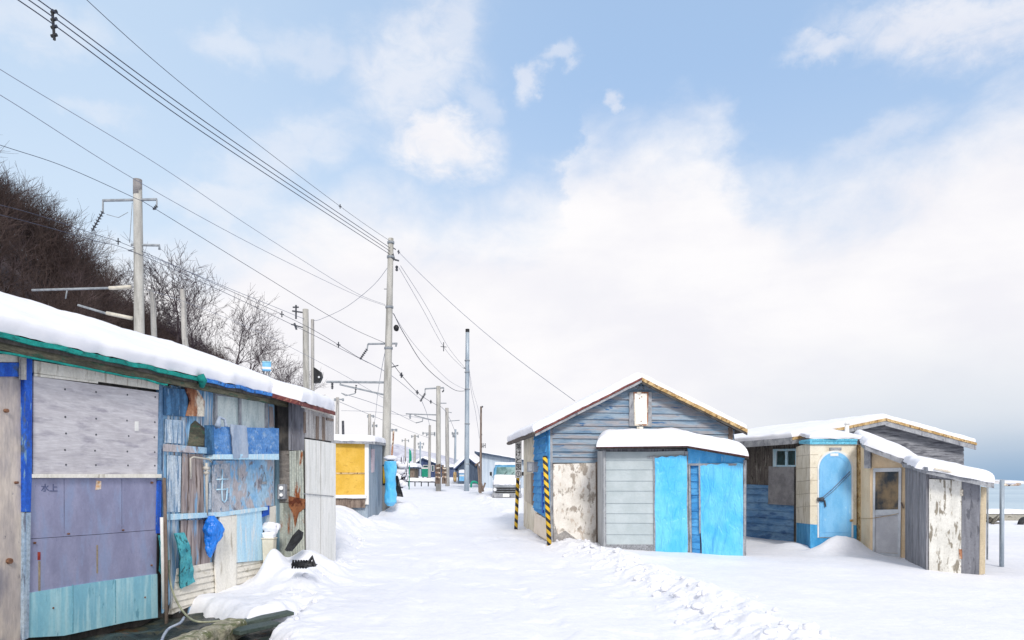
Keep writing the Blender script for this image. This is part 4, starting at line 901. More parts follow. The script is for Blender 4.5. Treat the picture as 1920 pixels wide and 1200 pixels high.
MB().panel(PW, [(1214, 856), (1285, 853), (1285, 857), (1214, 859)], .045, .05).build('rail', GREYT, por)
def tarp(wl, qd, seed, o=.06):
    mb_ = MB(); c = [wl.at(x, y) for x, y in qd]
    def fn(b_):
        def g(u, v):
            p = (c[0]*(1-u)+c[1]*u)*(1-v)+(c[3]*(1-u)+c[2]*u)*v
            t_ = u*.85+v*.55                         # creases drawn from the upper nailed corner
            k = .03*noise3((t_*2.6, (v-u)*.8, seed))*2+.02*abs(noise3((t_*7, (v-u)*1.2, seed+2)))+.012*noise3((u*10+v*6, v*2.5-u, seed+4))+.02*max(0, noise3((u*4, v*6, seed+8)))
            edge = min(1, min(u, 1-u)*6)
            sag = .012*math.sin(u*math.pi*7+seed)*max(0, 1-v*5)
            p = p+wl.n*(o+(k+.035*math.sin(math.pi*u)*v)*(.35+.65*edge)-b_)
            p.z += .035*noise3((u*3, seed, 2))*max(0, v*3-2)+sag
            return p+wl.d*.03*noise3((v*3, seed, u))*(1-edge)
        return g
    mb_.grid(fn(0), 70, 90); mb_.grid(fn(.006), 70, 90); return mb_
tarp(PW, [(1227, 858), (1287, 854), (1288, 1041), (1229, 1041)], 3).build('tarp_curtain', TARP, por, smooth=True)
tarp(QW, [(1311, 872), (1394, 868), (1394, 1050), (1317, 1047)], 8).build('tarp_curtain', TARP, por, smooth=True)
BL = wmat('blue_tarp_boards', '3c94d4', '55a8e2', (5, 5, 3), peel='7fb4d8', ps=(14, 14, 3), pt=.62, var=.12)
MB().panel(QW, [(1289, 838), (1396, 858), (1396, 870), (1300, 872), (1289, 872)], .03, .03).build('upper_tarp', BL, por)
q = MB(); claps(q, QW, [(1293, 1043), (1293, 873), (1310, 872), (1313, 1044)], .16, -.02, .02, seed=6); q.build('blue_boards', CLAPB, por)
for a in ([(1291, 872), (1294, 872), (1297, 1044), (1293, 1044)], [(1310, 873), (1313, 873), (1314, 1000), (1311, 1000)], [(1394, 862), (1399, 863), (1398, 1050), (1394, 1050)], [(1291, 869), (1396, 869), (1396, 873), (1291, 873)]): MB().panel(QW, a, .06, .05).build('post', GREYT, por)
# porch roof
r0 = P(1118, 838, 16.0); r1 = P(1288, 836, 15.85); r2 = P(1404, 856, 15.3); rb2 = bk2+Vector((.25, -.05, 0)); rb2.z = r2.z+.12; rb0 = vz(b0, r0.z+.2); rbm = (rb0+rb2)/2; rbm.z = r1.z+.22
dn = Vector((0, 0, -.05))
q = MB(); q.hexa([r0+dn, r1+dn, rbm+dn, rb0+dn], [r0, r1, rbm, rb0]); q.hexa([r1+dn, r2+dn, rb2+dn, rbm+dn], [r1, r2, rb2, rbm]); q.build('roof', DARKW, por)
q = MB(); q.tube([r0, r1], .02, 6); q.tube([r1, r2], .022, 6); q.build('roof_edge', MAROON, por)
def porch_snow(u, v):
    uu = .5-.5*math.cos(math.pi*u); vv = .5-.5*math.cos(math.pi*v)
    f = uu*2
    a = r0.lerp(r1, f) if f < 1 else r1.lerp(r2, f-1); b_ = rb0.lerp(rbm, f) if f < 1 else rbm.lerp(rb2, f-1)
    a = a+(a-b_).normalized()*.06
    p = a.lerp(b_, vv); L = (b_-a).length
    dd = min(uu*3.2, (1-uu)*3.2, vv*L+.0); k = min(dd/.26, 1); h = math.sqrt(max(0, 1-(1-k)**2))
    hh = .30-.06*max(0, f-1)
    return p+Vector((noise3(p*3, 2)*.02, 0, .004+h*hh*(1+.18*noise3(p*1.3, 6)+.08*noise3(p*4, 7))))+(a-b_).normalized()*.07*math.sin(math.pi*k)*(1-vv)
MB().grid(porch_snow, 70, 30).build('roof_snow', SNOWR, por, smooth=True)

# striped posts and the lettered board at the hut's road side
a = P(1022, 857, 16.9); b_ = P(1030.5, 1018, 17.2)
sp = thing('striped_post', (b_.x, b_.y, b_.z), 'nearer striped yellow-black guard post, in front of the blue side boards', 'post', 'striped guard posts by the gable hut')
q = MB(); q.tube([a, b_-Vector((0, 0, .2))], .055, 14); q.build('post', STRIPE, sp, smooth=True)
q = MB(); q.tube([a+Vector((0, 0, .002)), a+Vector((0, 0, .03))], [.06, .035], 14); q.build('cap', BLACK, sp)
a = P(971, 896, 20.95); b_ = P(967, 987, 20.95)
sp = thing('striped_post', (b_.x, b_.y, b_.z), 'farther, thinner yellow and black striped post under the lettered white board', 'post', 'striped guard posts by the gable hut')
q = MB(); q.tube([a, b_-Vector((0, 0, .2))], .05, 12); q.build('post', STRIPE2, sp, smooth=True)
q = MB(); q.tube([a+Vector((0, 0, .002)), a+Vector((0, 0, .02))], [.055, .03], 12); q.build('cap', BLACK, sp)
NW = Wall(P(966, 900, 20.9).x, 20.9, 1, .0)
sgn = thing('name_board', tuple(NW.at(972, 895)), 'tall narrow white board with black characters written downwards at the hut far corner', 'sign')
bd = MB().panel(NW, [(966, 829), (978, 827), (978, 896), (966, 896)], .02, .03).build('board', WHITEP, sgn)
for i, ch in enumerate('落けと図①'): lettering(ch, NW, 967.2, 832+i*12.8, 976.8, 843+i*12.8, .021, INK, 'lettering', bd)
# ------------------------------------------------------------ huts on the far right
k0 = P(1496, 1000, 19.1); k0.z = 0; k1 = P(1395, 1000, 21.2); k1.z = 0; k2 = P(1806, 1000, 21.2); k2.z = 0
ph = thing('plank_hut', ((k0.x+k2.x)/2, 22, 0), 'wide grey plank hut with a low snowy gable behind the blue-door cabin', 'hut')
BW = Wall(k0.x, k0.y, k2.x-k0.x, k2.y-k0.y); DW = Wall(k0.x, k0.y, -BW.n.x, -BW.n.y)
uw = BW.u(k2); zE = BW.at(1500, 822).z; zPk = BW.at(1660, 790).z; upk = BW.u(BW.at(1660, 790)); zE2 = BW.at(1806, 834).z
inn = -BW.n; dl = 4.2
q = MB(); q.prism([BW.pt(u, z, -.03) for u, z in ((.03, -.3), (uw, -.3), (uw, zE2), (upk, zPk), (.03, zE))], inn*dl); q.build('wall', DARKW, ph)
GCL = wmat('grey_clapboard', '73757c', '8e9096', (1.6, 1.6, 9), peel='585a62', ps=(2, 2, 20), pt=.56, pw=.06, bs=(6, 6, 80), var=.35)
q = MB(); claps(q, BW, [(1500, 1030), (1500, 826), (1660, 793), (1806, 838), (1806, 1030)], .15, 0, .02, seed=21); q.build('gable_boards', GCL, ph)
q = MB(); claps(q, DW, [(1393, 1020), (1393, 908), (1496, 912), (1496, 1030)], .19, 0, .03, seed=22, sag=.014); q.build('blue_boards', CLAPD, ph)
MB().panel(DW, [(1393, 832), (1497, 828), (1497, 913), (1393, 909)], .005, .03).build('weathered_boards', wmat('dark_weathered', '56504e', '766f6a', (20, 20, 1.5), peel='94908c', ps=(30, 30, 2), pt=.62, peel2='3a3634', p2s=(12, 12, 3), p2t=.6, var=.4), ph)
MB().panel(DW, [(1441, 874), (1490, 874), (1489, 948), (1440, 945)], .05, .02).build('grey_panel', wmat('grey_cover_panel', '7e7d82', '97969a', (3, 3, 3), var=.15), ph)
wn = MB()
for a in ([(1449, 842), (1496, 841), (1496, 845), (1449, 846)], [(1449, 872), (1496, 872), (1496, 875), (1449, 875)], [(1449, 846), (1455, 846), (1455, 872), (1449, 872)], [(1472, 846), (1476, 846), (1476, 872), (1472, 872)], [(1491, 845), (1496, 845), (1496, 872), (1491, 872)]): wn.panel(DW, a, .055, .06)
wf = wn.build('window', PALEB, ph)
for a in ([(1455, 846), (1472, 846), (1472, 872), (1455, 872)], [(1476, 846), (1491, 846), (1491, 872), (1476, 872)]): MB().panel(DW, a, .02, .01).build('pane', GLASSD, wf)
MB().panel(DW, [(1489, 862), (1496, 862), (1495, 1035), (1488, 1030)], .05, .06).build('corner_post', DARKW, ph)
ov = .35
tl = BW.at(1500, 819, .28)-BW.d*.25; tp = BW.at(1660, 785, .28); trr = BW.at(1830, 831, .28)
tl.z -= .03
B = inn*(dl+.5); th = Vector((0, 0, .07))
q = MB(); q.hexa([tl-th, tp-th, tp-th+B, tl-th+B], [tl, tp, tp+B, tl+B]); q.hexa([tp-th, trr-th, trr-th+B, tp-th+B], [tp, trr, trr+B, tp+B]); q.build('roof', GREYT, ph)
def rake2(par, wl, a, b, w, o, mat, name, dz):
    q = MB(); n = 20
    for i in range(n):
        p, r_ = a.lerp(b, i/n), a.lerp(b, (i+1)/n); j0, j1 = .008*noise3(p*5), .008*noise3(r_*5)
        z = lambda v, k, j, bk=0: v+Vector((0, 0, k+j))-wl.n*bk
        q.hexa([z(p, dz-w, j0), z(r_, dz-w, j1), z(r_, dz-w, j1, o), z(p, dz-w, j0, o)], [z(p, dz, j0), z(r_, dz, j1), z(r_, dz, j1, o), z(p, dz, j0, o)])
    return q.build(name, mat, par)
f_ = BW.n*.03
rake2(ph, BW, tl+f_, tp+f_, .07, .04, OCHRE, 'rake_board', .01); rake2(ph, BW, tp+f_, trr+f_, .07, .04, OCHRE, 'rake_board', .01)
rake2(ph, BW, tl+f_*.3, tp+f_*.3, .1, .03, GREYT, 'soffit_board', -.06); rake2(ph, BW, tp+f_*.3, trr+f_*.3, .13, .03, GREYT, 'soffit_board', -.06)
el_ = -BW.d
q = MB(); 
e_a, e_b = tl+el_*.02, tl+B+el_*.02
q.hexa([e_a+Vector((0, 0, -.16)), e_b+Vector((0, 0, -.16)), e_b+Vector((0, 0, -.16))-el_*.03, e_a+Vector((0, 0, -.16))-el_*.03], [e_a+Vector((0, 0, .01)), e_b+Vector((0, 0, .01)), e_b+Vector((0, 0, .01))-el_*.03, e_a+Vector((0, 0, .01))-el_*.03]); q.build('eave_board', GREYT, ph)
q = MB(); snow_cap(q, [tl+Vector((0, 0, .005)), tp+BW.d*.05+Vector((0, 0, .01)), tp+B+BW.d*.05+Vector((0, 0, .01)), tl+B+Vector((0, 0, .005))], .15, 50, 50, seed=22, amp=.3); q.build('roof_snow', SNOWR, ph, smooth=True)
q = MB(); snow_cap(q, [tp-BW.d*.05+Vector((0, 0, .01)), trr+Vector((0, 0, .005)), trr+B+Vector((0, 0, .005)), tp+B-BW.d*.05+Vector((0, 0, .01))], .13, 50, 40, seed=24, amp=.3); q.build('roof_snow', SNOWR, ph, smooth=True)

# cabin with the round-topped pale blue door
def vert(px, Y): return Vector(((px-CX)/F*Y, Y, 0))
c1, c2, cb = vert(1519, 16.9), vert(1606, 16.9), vert(1492.5, 18.9)
CW = Wall(c1.x, c1.y, c2.x-c1.x, c2.y-c1.y); CL = Wall(c1.x, c1.y, cb.x-c1.x, cb.y-c1.y)
cab = thing('block_cabin', ((c1.x+c2.x)/2, 17.6, 0), 'cream cabin with blue skirting and a round-topped pale blue door', 'cabin')
zc = CW.at(1560, 830).z; zs = CW.at(1540, 984).z
c3 = Vector((c2.x+.05, 18.9, 0))
def prism_ring(mb, ring, z0, z1):
    n = len(ring); z1s = z1 if isinstance(z1, (list, tuple)) else [z1]*n
    mb.add([vz(v, z0) for v in ring]+[vz(v, z) for v, z in zip(ring, z1s)], [tuple(range(n-1, -1, -1)), tuple(range(n, 2*n))]+[(i, (i+1) % n, (i+1) % n+n, i+n) for i in range(n)]); return mb
prism_ring(MB(), [c1, c2, c3, cb], -.3, zc).build('wall', CREAM, cab)
q = MB(); q.panel(CW, [(1519, 983), (1537, 984), (1537, 1050), (1519, 1050)], .006, .02); q.panel(CW, [(1597, 984), (1606, 985), (1606, 1050), (1597, 1050)], .006, .02); q.panel(CL, [(1493, 980), (1519, 983), (1519, 1050), (1493, 1050)], .006, .02); q.panel(CW, [(1537, 1009), (1597, 1009), (1597, 1050), (1537, 1050)], .006, .02); q.build('skirting', DBLUE, cab)
# block joints
q = MB()
for y in (852, 876, 900, 924, 948): q.panel(CL, [(1493, y+3), (1518.5, y), (1518.5, y+1.2), (1493, y+4)], .004, .01); q.panel(CW, [(1519.5, y), (1534, y), (1534, y+1.2), (1519.5, y+1.2)], .004, .01)
q.build('block_joints', wmat('joint_shadowless_mortar', 'b8ae9c', 'c6bdac', (9, 9, 9)), cab)
q = MB(); q.panel(CW, [(1517, 826), (1607, 826), (1607, 833), (1517, 833)], .05, .05); q.panel(CL, [(1498, 826), (1519, 826), (1519, 833), (1498, 832)], .05, .05); q.build('blue_trim', wmat('aqua_trim', '5ab2d2', '76c4de', (9, 9, 9), peel='3c8cac', ps=(30, 30, 30), pt=.62), cab)
def arch(x0, x1, y0, y1, r, n=16):
    cx_ = (x0+x1)/2; w_ = (x1-x0)/2; pts_ = [(x0, y1)]
    for i in range(n+1):
        a_ = math.pi-math.pi*i/n; pts_.append((cx_+w_*math.cos(a_), y0+r-r*math.sin(a_)))
    return pts_+[(x1, y1)]
MB().panel(CW, arch(1533, 1600, 844, 1008, 34), .02, .02).build('door_surround', WHITEP, cab)
dr = MB().panel(CW, arch(1536.5, 1596.5, 848, 1007, 31), .04, .03).build('door', SKYB, cab)
q = MB(); pa = arch(1543, 1590, 856, 998, 25); 
for i in range(len(pa)): q.tube([CW.at(*pa[i], .042), CW.at(*pa[(i+1) % len(pa)], .042)], .006, 5)
q.build('moulding', SKYB, dr)
q = MB(); q.rect(CW, 1557, 850, 1572, 855, .046, .006); q.build('door_plate', WHITEP, dr)
q = MB(); q.tube([CW.at(1536, 938, .06), CW.at(1560, 918, .065), CW.at(1594, 884, .06)], .009, 6); q.tube([CW.at(1538, 940, .066), CW.at(1562, 921, .07), CW.at(1595, 888, .06)], .006, 6); q.build('rope', wmat('grey_rope', '5c6880', '74809a', (9, 9, 9)), dr)
q = MB(); q.lump(CW.at(1541, 936, .07), .06, .05, .05, 2); q.tube([CW.at(1546, 938, .07), CW.at(1548, 950, .07)], .02, 6); q.rect(CW, 1533, 933, 1539, 940, .06, .03); q.build('lock', IRON, dr, smooth=False)
q = MB(); q.rect(CW, 1594, 974, 1600, 978, .06, .03); q.build('latch', OCHRE, dr)
MB().panel(CW, [(1556, 839), (1578, 839), (1578, 844), (1556, 844)], .03, .03).build('vent', GREYT, cab)
MB().rect(CW, 1518, 823, 1608, 826.5, .07, .5).build('roof', MATS['aqua_trim'], cab)
q = MB(); rz = CW.at(1560, 823).z
snow_cap(q, [vz(c1+Vector((-.05, -.08, 0)), rz), vz(c2+Vector((.1, -.08, 0)), rz), vz(c3, rz+.35), vz(cb+Vector((.1, 0, 0)), rz+.2)], .09, 40, 30, seed=31); q.build('roof_snow', SNOWR, cab, smooth=True)
q = MB(); q.tube([P(1588, 836, 17.6), P(1588, 796, 17.6)], .05, 10); q.tube([P(1588, 796, 17.6), P(1588, 790, 17.6)], [.065, .05], 10); q.build('vent_pipe', WHITEP, cab, smooth=True)

# tan annexe with the aluminium door
t1, t2, t0 = vert(1632, 16.2), vert(1698, 15.75), vert(1606.5, 17.0)
TW = Wall(t1.x, t1.y, t2.x-t1.x, t2.y-t1.y); TL = Wall(t1.x, t1.y, t0.x-t1.x, t0.y-t1.y)
tan = thing('tan_annexe', ((t1.x+t2.x)/2, 16.8, 0), 'tan lean-to with an aluminium half-glazed door beside the blue-door cabin', 'annexe')
za, zb, z0_ = TW.at(1632, 832).z, TW.at(1698, 862).z, TL.at(1607, 836).z
t3 = Vector((t2.x+.5, 18.2, 0)); 
prism_ring(MB(), [t1, t2, t3, Vector((t0.x+.1, 18.2, 0)), t0], -.3, [za, zb, zb, za, z0_]).build('wall', TAN, tan)
MB().panel(TL, [(1606, 834), (1612, 834), (1612, 1040), (1606, 1014)], .02, .02).build('edge_board', OCHRE, tan)
dr = MB()
for a in ([(1637, 878), (1690, 877), (1690, 884), (1637, 885)], [(1637, 885), (1641, 885), (1640, 1044), (1636, 1043)], [(1685, 884), (1690, 884), (1688, 1046), (1683, 1046)], [(1641, 956), (1685, 955), (1685, 965), (1641, 966)], [(1640, 1036), (1684, 1038), (1684, 1046), (1640, 1043)]): dr.panel(TW, a, .035, .04)
dr = dr.build('door', ALU, tan)
MB().panel(TW, [(1641, 885), (1685, 884), (1685, 955), (1641, 956)], .01, .01).build('pane', wmat('door_glass', '2e3a44', '8f7c60', (1.6, 1.6, 1.2), .42, .6, rough=.12, bump=0, var=.1), dr)  # dark glass with a tan reflection put into its colour
MB().panel(TW, [(1641, 966), (1685, 965), (1684, 1037), (1641, 1036)], .015, .01).build('kick_panel', wmat('grey_kick_panel', 'b4b6bc', 'c4c6ca', (3, 3, 3), var=.06), dr)
q = MB(); q.tube([TW.at(1690, 942, .05), TW.at(1694, 953, .06)], .018, 6); q.build('handle', BROWN, dr)
q = MB(); q.tube([TL.at(1609, 972, .04), TW.at(1634, 972, .05), TW.at(1660, 968, .05), TW.at(1684, 963, .05)], .006, 6); q.build('tie_cord', OCHRE, tan)
MB().panel(TW, [(1620, 836), (1632, 838), (1632, 878), (1620, 878)], .12, .1).build('gable_block', GREYT, tan)
ra, rb = TW.at(1622, 834, .35), TW.at(1722, 872, .35); Bk = Vector((.85, 2.4, .38)); dn = Vector((0, 0, -.11))
q = MB(); q.hexa([ra+dn, rb+dn, rb+Bk+dn, ra+Bk+dn], [ra, rb, rb+Bk, ra+Bk]); q.build('roof', GREYT, tan)
q = MB(); snow_cap(q, [ra+Vector((-.05, 0, .0)), rb+Vector((.04, 0, .004)), rb+Bk, ra+Bk], .17, 44, 36, seed=41, amp=.3, over=.03); q.build('roof_snow', SNOWR, tan, smooth=True)

# low grey shed at the right end
g0, g1, g2 = vert(1697, 15.6), vert(1737, 13.5), vert(1836, 13.1)
SL = Wall(g0.x, g0.y, g1.x-g0.x, g1.y-g0.y); SF = Wall(g1.x, g1.y, g2.x-g1.x, g2.y-g1.y)
gs = thing('grey_shed', ((g1.x+g2.x)/2, 14.2, 0), 'low weathered grey board shed with a flaking white door at the right end', 'shed')
z1_, z2_, z0_ = SF.at(1737, 884).z, SF.at(1836, 906).z, SL.at(1697, 874).z
g3 = Vector((g2.x+.55, 15.4, 0)); 
prism_ring(MB(), [v+Vector((.04, .04, 0)) for v in (g0, g1, g2)]+[g3, Vector((g0.x+.3, 16, 0))], -.3, [z0_, z1_, z2_, z2_, z0_]).build('wall', DARKW, gs)
def vboards(wl, x0, x1, yt0, yt1, yb0, yb1, n, mat, name, par, o=.02):
    q = MB(); r_ = random.Random(int(x0))
    for i in range(n):
        a, b_ = i/n, (i+1)/n
        q.panel(wl, [(x0+(x1-x0)*a, yt0+(yt1-yt0)*a), (x0+(x1-x0)*b_-.4, yt0+(yt1-yt0)*b_), (x0+(x1-x0)*b_-.4, yb0+(yb1-yb0)*b_), (x0+(x1-x0)*a, yb0+(yb1-yb0)*a)], o+r_.uniform(-.006, .006), .025)
    return q.build(name, mat, par)
vboards(SL, 1697, 1737, 876, 884, 1052, 1075, 3, GREYV, 'side_boards', gs)
MB().panel(SF, [(1737, 882), (1742, 884), (1742, 1078), (1736, 1075)], .03, .03).build('corner_board', GREYV, gs)
dr = MB().panel(SF, [(1741, 898), (1803, 901), (1802, 1075), (1740, 1074)], .03, .03).build('door', PEELV, gs)
q = MB(); q.rect(SF, 1800, 918, 1806, 930, .04, .02); q.rect(SF, 1798, 1030, 1804, 1048, .04, .02); q.build('hinges', RUST, dr)
MB().panel(SF, [(1804, 900), (1838, 905), (1836, 1080), (1802, 1077)], .022, .025).build('side_panel', wmat('slate_grey_panel', '6e7078', '82848c', VG, peel='5c5e66', ps=(14, 14, 3), pt=.6, var=.2), gs)
MB().panel(SF, [(1739, 884), (1838, 898), (1838, 906), (1739, 896)], .015, .03).build('header_board', GREYV, gs)
MB().panel(SF, [(1839, 912), (1850, 914), (1847, 1076), (1836, 1078)], .0, .06).build('corner_post', wmat('tan_post', 'b4a58a', 'c6b89e', VG, var=.2), gs)
ra, rb = SF.at(1728, 877, .28), SF.at(1864, 906, .28); Bk = Vector((1.0, 2.6, .2)); dn = Vector((0, 0, -.09))
ra2 = SL.at(1690, 868, .2)
q = MB(); q.hexa([ra+dn, rb+dn, rb+Bk+dn, ra+Bk+dn], [ra, rb, rb+Bk, ra+Bk]); q.build('roof', GREYT, gs)
q = MB(); q.tube([SF.at(1752, 879, .31), SF.at(1786, 886, .31)], .02, 6); q.build('rust_edge', RUST, gs)
q = MB(); q.hexa([SL.at(1692, 876, .1), SL.at(1740, 884, .1), SL.at(1740, 884, -.3), SL.at(1692, 876, -.3)], [SL.at(1692, 869, .1), SL.at(1740, 876, .1), SL.at(1740, 876, -.3), SL.at(1692, 869, -.3)]); q.build('side_eave', GREYT, gs)
q = MB(); snow_cap(q, [ra+Vector((-.12, 0, .0)), rb+Vector((.0, 0, .004)), rb+Bk, ra+Bk], .18, 44, 40, seed=51, amp=.3, over=.03); q.build('roof_snow', SNOWR, gs, smooth=True)

# posts, sea wall and drift on the shore
pb = G(1878, 1062); pb.z = gz(pb.x, pb.y)-.1
T = thing('rail_post', tuple(pb), 'steel post with a short rusty crossbar standing alone in snow by the grey shed', 'post')
top = P(1879, 900, pb.y)
q = MB(); q.tube([pb, Vector((top.x, top.y, top.z))], .04, 10); q.build('post', STEELP, T, smooth=True)
q = MB(); q.tube([P(1880, 909, pb.y-.02), P(1912, 908, pb.y+.5)], .03, 8); q.build('crossbar', RUST, T, smooth=True)
q = MB(); q.lump(P(1890, 905, pb.y+.1), .16, .1, .035, 2); q.build('snow_cap', SNOWR, T, smooth=True)
pb = G(1851, 1050); pb.z = gz(pb.x, pb.y)-.1
tag(MB().tube([pb, P(1852, 908, pb.y)], .018, 8).build('thin_post', GREYM, loc=pb, smooth=True), 'thin grey pipe standing between the grey shed and the crossbar post', 'post')
SWA = Wall(6, 30.5, 1, .0)
sw = thing('sea_wall', (22, 30.7, 0), 'low concrete sea wall capped with snow along the shore', 'wall')
q = MB(); q.box((28, 30.8, .0), 46, .5, .66); q.build('wall', wmat('stained_wall', '9a988f', 'b3b0a6', (2, 2, 2), peel='7a776c', ps=(3, 3, 5), pt=.58, var=.3), sw)
q = MB(); snow_cap(q, [Vector((5, 30.5, .335)), Vector((51, 30.5, .335)), Vector((51, 31.1, .335)), Vector((5, 31.1, .335))], .19, 260, 10, seed=61, amp=.35, edge=.12); q.build('snow_cap', SNOWR, sw, smooth=True)
def tyre(c, R, r_, rot, lab):
    q = MB(); 
    def fn(u, v):
        a, b2 = u*2*math.pi, v*2*math.pi
        return Vector(c)+rot @ Vector(((R+r_*math.cos(b2))*math.cos(a), r_*1.2*math.sin(b2), (R+r_*math.cos(b2))*math.sin(a)))
    tag(q.grid(fn, 36, 12).build('tyre', TYRE, loc=c, smooth=True), lab, 'tyre')
tyre(P(1921, 988, 28), .3, .09, Matrix.Rotation(.5, 3, 'Z'), 'old black tyre half buried in snow against the sea wall')
q = MB()
for k in range(9):
    a = P(1850+random.uniform(0, 26), 968+random.uniform(0, 24), 28.5); q.lump(a, random.uniform(.06, .16), .06, random.uniform(.04, .09), k, 10, 8, .4)
q.tube([P(1849, 994, 28), P(1860, 985, 28.2), P(1866, 972, 28.4), P(1872, 966, 28.5)], [.05, .06, .05, .02], 7)
tag(q.build('driftwood', wmat('driftwood', '4f4c46', '6a665e', (6, 6, 6), var=.4), loc=P(1860, 990, 28.5), smooth=True), 'dark driftwood tangle in the snow left of the crossbar post', 'driftwood')

# ------------------------------------------------------------ yellow booth, tarp bundle, snowy bush by the road
y0, y1 = vert(627, 23.5), vert(690, 23.5); y2 = vert(717, 25.8); y3 = Vector((y0.x, 26.2, 0))
kio = thing('yellow_booth', ((y0.x+y1.x)/2, 24.5, .6), 'small booth with a yellow sheet front and blue-grey side past the white sheds', 'booth')
KW = Wall(y0.x, y0.y, 1, 0); KS = Wall(y1.x, y1.y, y2.x-y1.x, y2.y-y1.y)
prism_ring(MB(), [y0, y1, y2, y3], .3, KW.at(650, 826).z).build('wall', BGREY, kio)
MB().rect(KW, 620, 830, 684, 886, .03, .04).build('yellow_panel', YEL, kio)
MB().rect(KW, 620, 889, 684, 930, .03, .04).build('yellow_panel', YEL, kio)
MB().rect(KW, 620, 886, 684, 889, .045, .05).build('rail', OCHRE, kio)
MB().rect(KW, 684, 826, 691, 946, .05, .06).build('corner_post', WHITEP, kio)
MB().rect(KW, 620, 934, 684, 952, .12, .2).build('step', BROWN, kio)
q = MB(); a = KW.at(618, 934, .2); b_ = KW.at(685, 934, .2); snow_cap(q, [a, b_, b_+Vector((0, .25, 0)), a+Vector((0, .25, 0))], .1, 30, 12, seed=71); q.build('step_snow', SNOWR, kio, smooth=True)
MB().panel(KS, [(697, 842), (703, 842), (702, 885), (698, 886)], .03, .03).build('hanging_rag', wmat('pale_rag', 'b9a9b4', 'cbbcc4', (6, 6, 6)), kio)
ra, rb = KW.at(617, 826, .2), KW.at(703, 828, .2); Bk = Vector((-.1, 2.9, .1))
q = MB(); q.hexa([ra-Vector((0, 0, .08)), rb-Vector((0, 0, .08)), rb+Bk-Vector((0, 0, .08)), ra+Bk-Vector((0, 0, .08))], [ra, rb, rb+Bk, ra+Bk]); q.build('roof', GREYT, kio)
q = MB(); snow_cap(q, [ra, rb, rb+Bk, ra+Bk], .2, 40, 30, seed=73, amp=.25); q.build('roof_snow', SNOWR, kio, smooth=True)

tb = P(732, 945, 25.2); 
tbo = thing('tarp_bundle', tuple(tb), 'tall narrow bundle wrapped in bright blue tarp against the leaning utility pole', 'bundle')
def tbf(u, v):
    th = u*2*math.pi; c = P(732-2*v*0, 946-84*v, 25.2); r_ = .19+.02*math.sin(v*9)
    if v < .08: r_ *= .5+v*6.2
    k = 1+.16*noise3((math.cos(th)*1.6, math.sin(th)*1.6, v*7), 3)
    return c+Vector((math.cos(th)*r_*k, math.sin(th)*r_*k, -.05))
q = MB().grid(tbf, 28, 50); q.build('tarp', TARP, tbo, smooth=True)
MB().lump(P(732, 859, 25.2), .22, .22, .1, 5).build('snow_cap', SNOWR, tbo, smooth=True)
bb = P(753, 915, 27); bush = thing('snowy_bush', (bb.x, bb.y, bb.z), 'bush smothered in lumps of snow right of the blue tarp bundle', 'bush')
q = MB(); r_ = random.Random(9)
for k in range(34): q.lump(P(741+r_.uniform(0, 21), 868+r_.uniform(0, 42), 27+r_.uniform(-.6, .6)), r_.uniform(.09, .2), r_.uniform(.09, .2), r_.uniform(.07, .15), k, 10, 8, .35)
q.build('snow_lumps', SNOWR, bush, smooth=True)
q = MB()
for k in range(36): 
    a = P(750+r_.uniform(-5, 5), 915, 27); b_ = P(738+r_.uniform(0, 28), 855+r_.uniform(0, 45), 27+r_.uniform(-.7, .7)); q.tube([a, a.lerp(b_, .5)+Vector((r_.uniform(-.1, .1), 0, .05)), b_], [.015, .012, .007], 4)
q.build('stems', TWIG, bush)
q = MB(); sheet(q, Wall(P(748, 920, 26).x, 26, 1, 0), [(742, 892), (746, 892), (756, 932), (738, 930)], 8, 14, lambda u, v: .1*noise3((u*2, v*3, 1)), .03)
tag(q.build('black_sheet', BLACK, loc=P(747, 932, 26), smooth=True), 'crumpled black sheet in the snow at the foot of the snowy bush', 'sheet')

# ------------------------------------------------------------ poles
def pole_mb(bx, bpy_, tx, ty, Y, r0, r1, n=14, sink=.6):
    a, b_ = P(bx, bpy_, Y), P(tx, ty, Y); a = a-(b_-a).normalized()*sink
    return MB().tube([a.lerp(b_, i/6) for i in range(7)], [r0+(r1-r0)*i/6 for i in range(7)], n), a
def insul(mb, a, b_, r_=.06, n=6):
    for k in range(n):
        p = a.lerp(b_, (k+.3)/n); d_ = (b_-a).normalized(); mb.tube([p-d_*.02, p+d_*.02], [r_, r_*.5], 8)
    mb.tube([a, b_], r_*.3, 6); return mb
# railway pole nearest, left of the scene
def catpole(Y, base, top, r0, r1, label, bracket, arms, mat=CONC, group='railway catenary poles'):
    mb_, a = pole_mb(base[0], base[1], top[0], top[1], Y, r0, r1)
    T = thing('catenary_pole', tuple(a), label, 'pole', group); mb_.build('pole', mat, T, smooth=True)
    for (x0, x1, y, drop) in bracket:
        q = MB(); q.tube([P(x0, y+2, Y), P(x1, y, Y)], .045, 6); q.tube([P(x0, y+2, Y), P(x0, y+2+drop*.35, Y)], .03, 6); q.tube([P(x1, y, Y), P(x1, y+drop*.25, Y)], .025, 6); q.build('crossarm', GREYM, T)
        if drop > 10:
            q = insul(MB(), P(x0, y+2+drop*.35, Y), P(x0-drop*.35, y+drop, Y), .075 if Y < 30 else .09, 7); q.build('insulator', IRON, T)
            q = insul(MB(), P(x1, y+drop*.2, Y), P(x1-drop*.12, y+drop*.32, Y), .06, 3); q.build('insulator', IRON, T)
    for pts_ in arms:
        q = MB(); q.tube([P(x, y, Y) for x, y in pts_[0]], pts_[1], 7); q.build('arm', GREYM if pts_[2] == 0 else PORC, T, smooth=True)
    return T
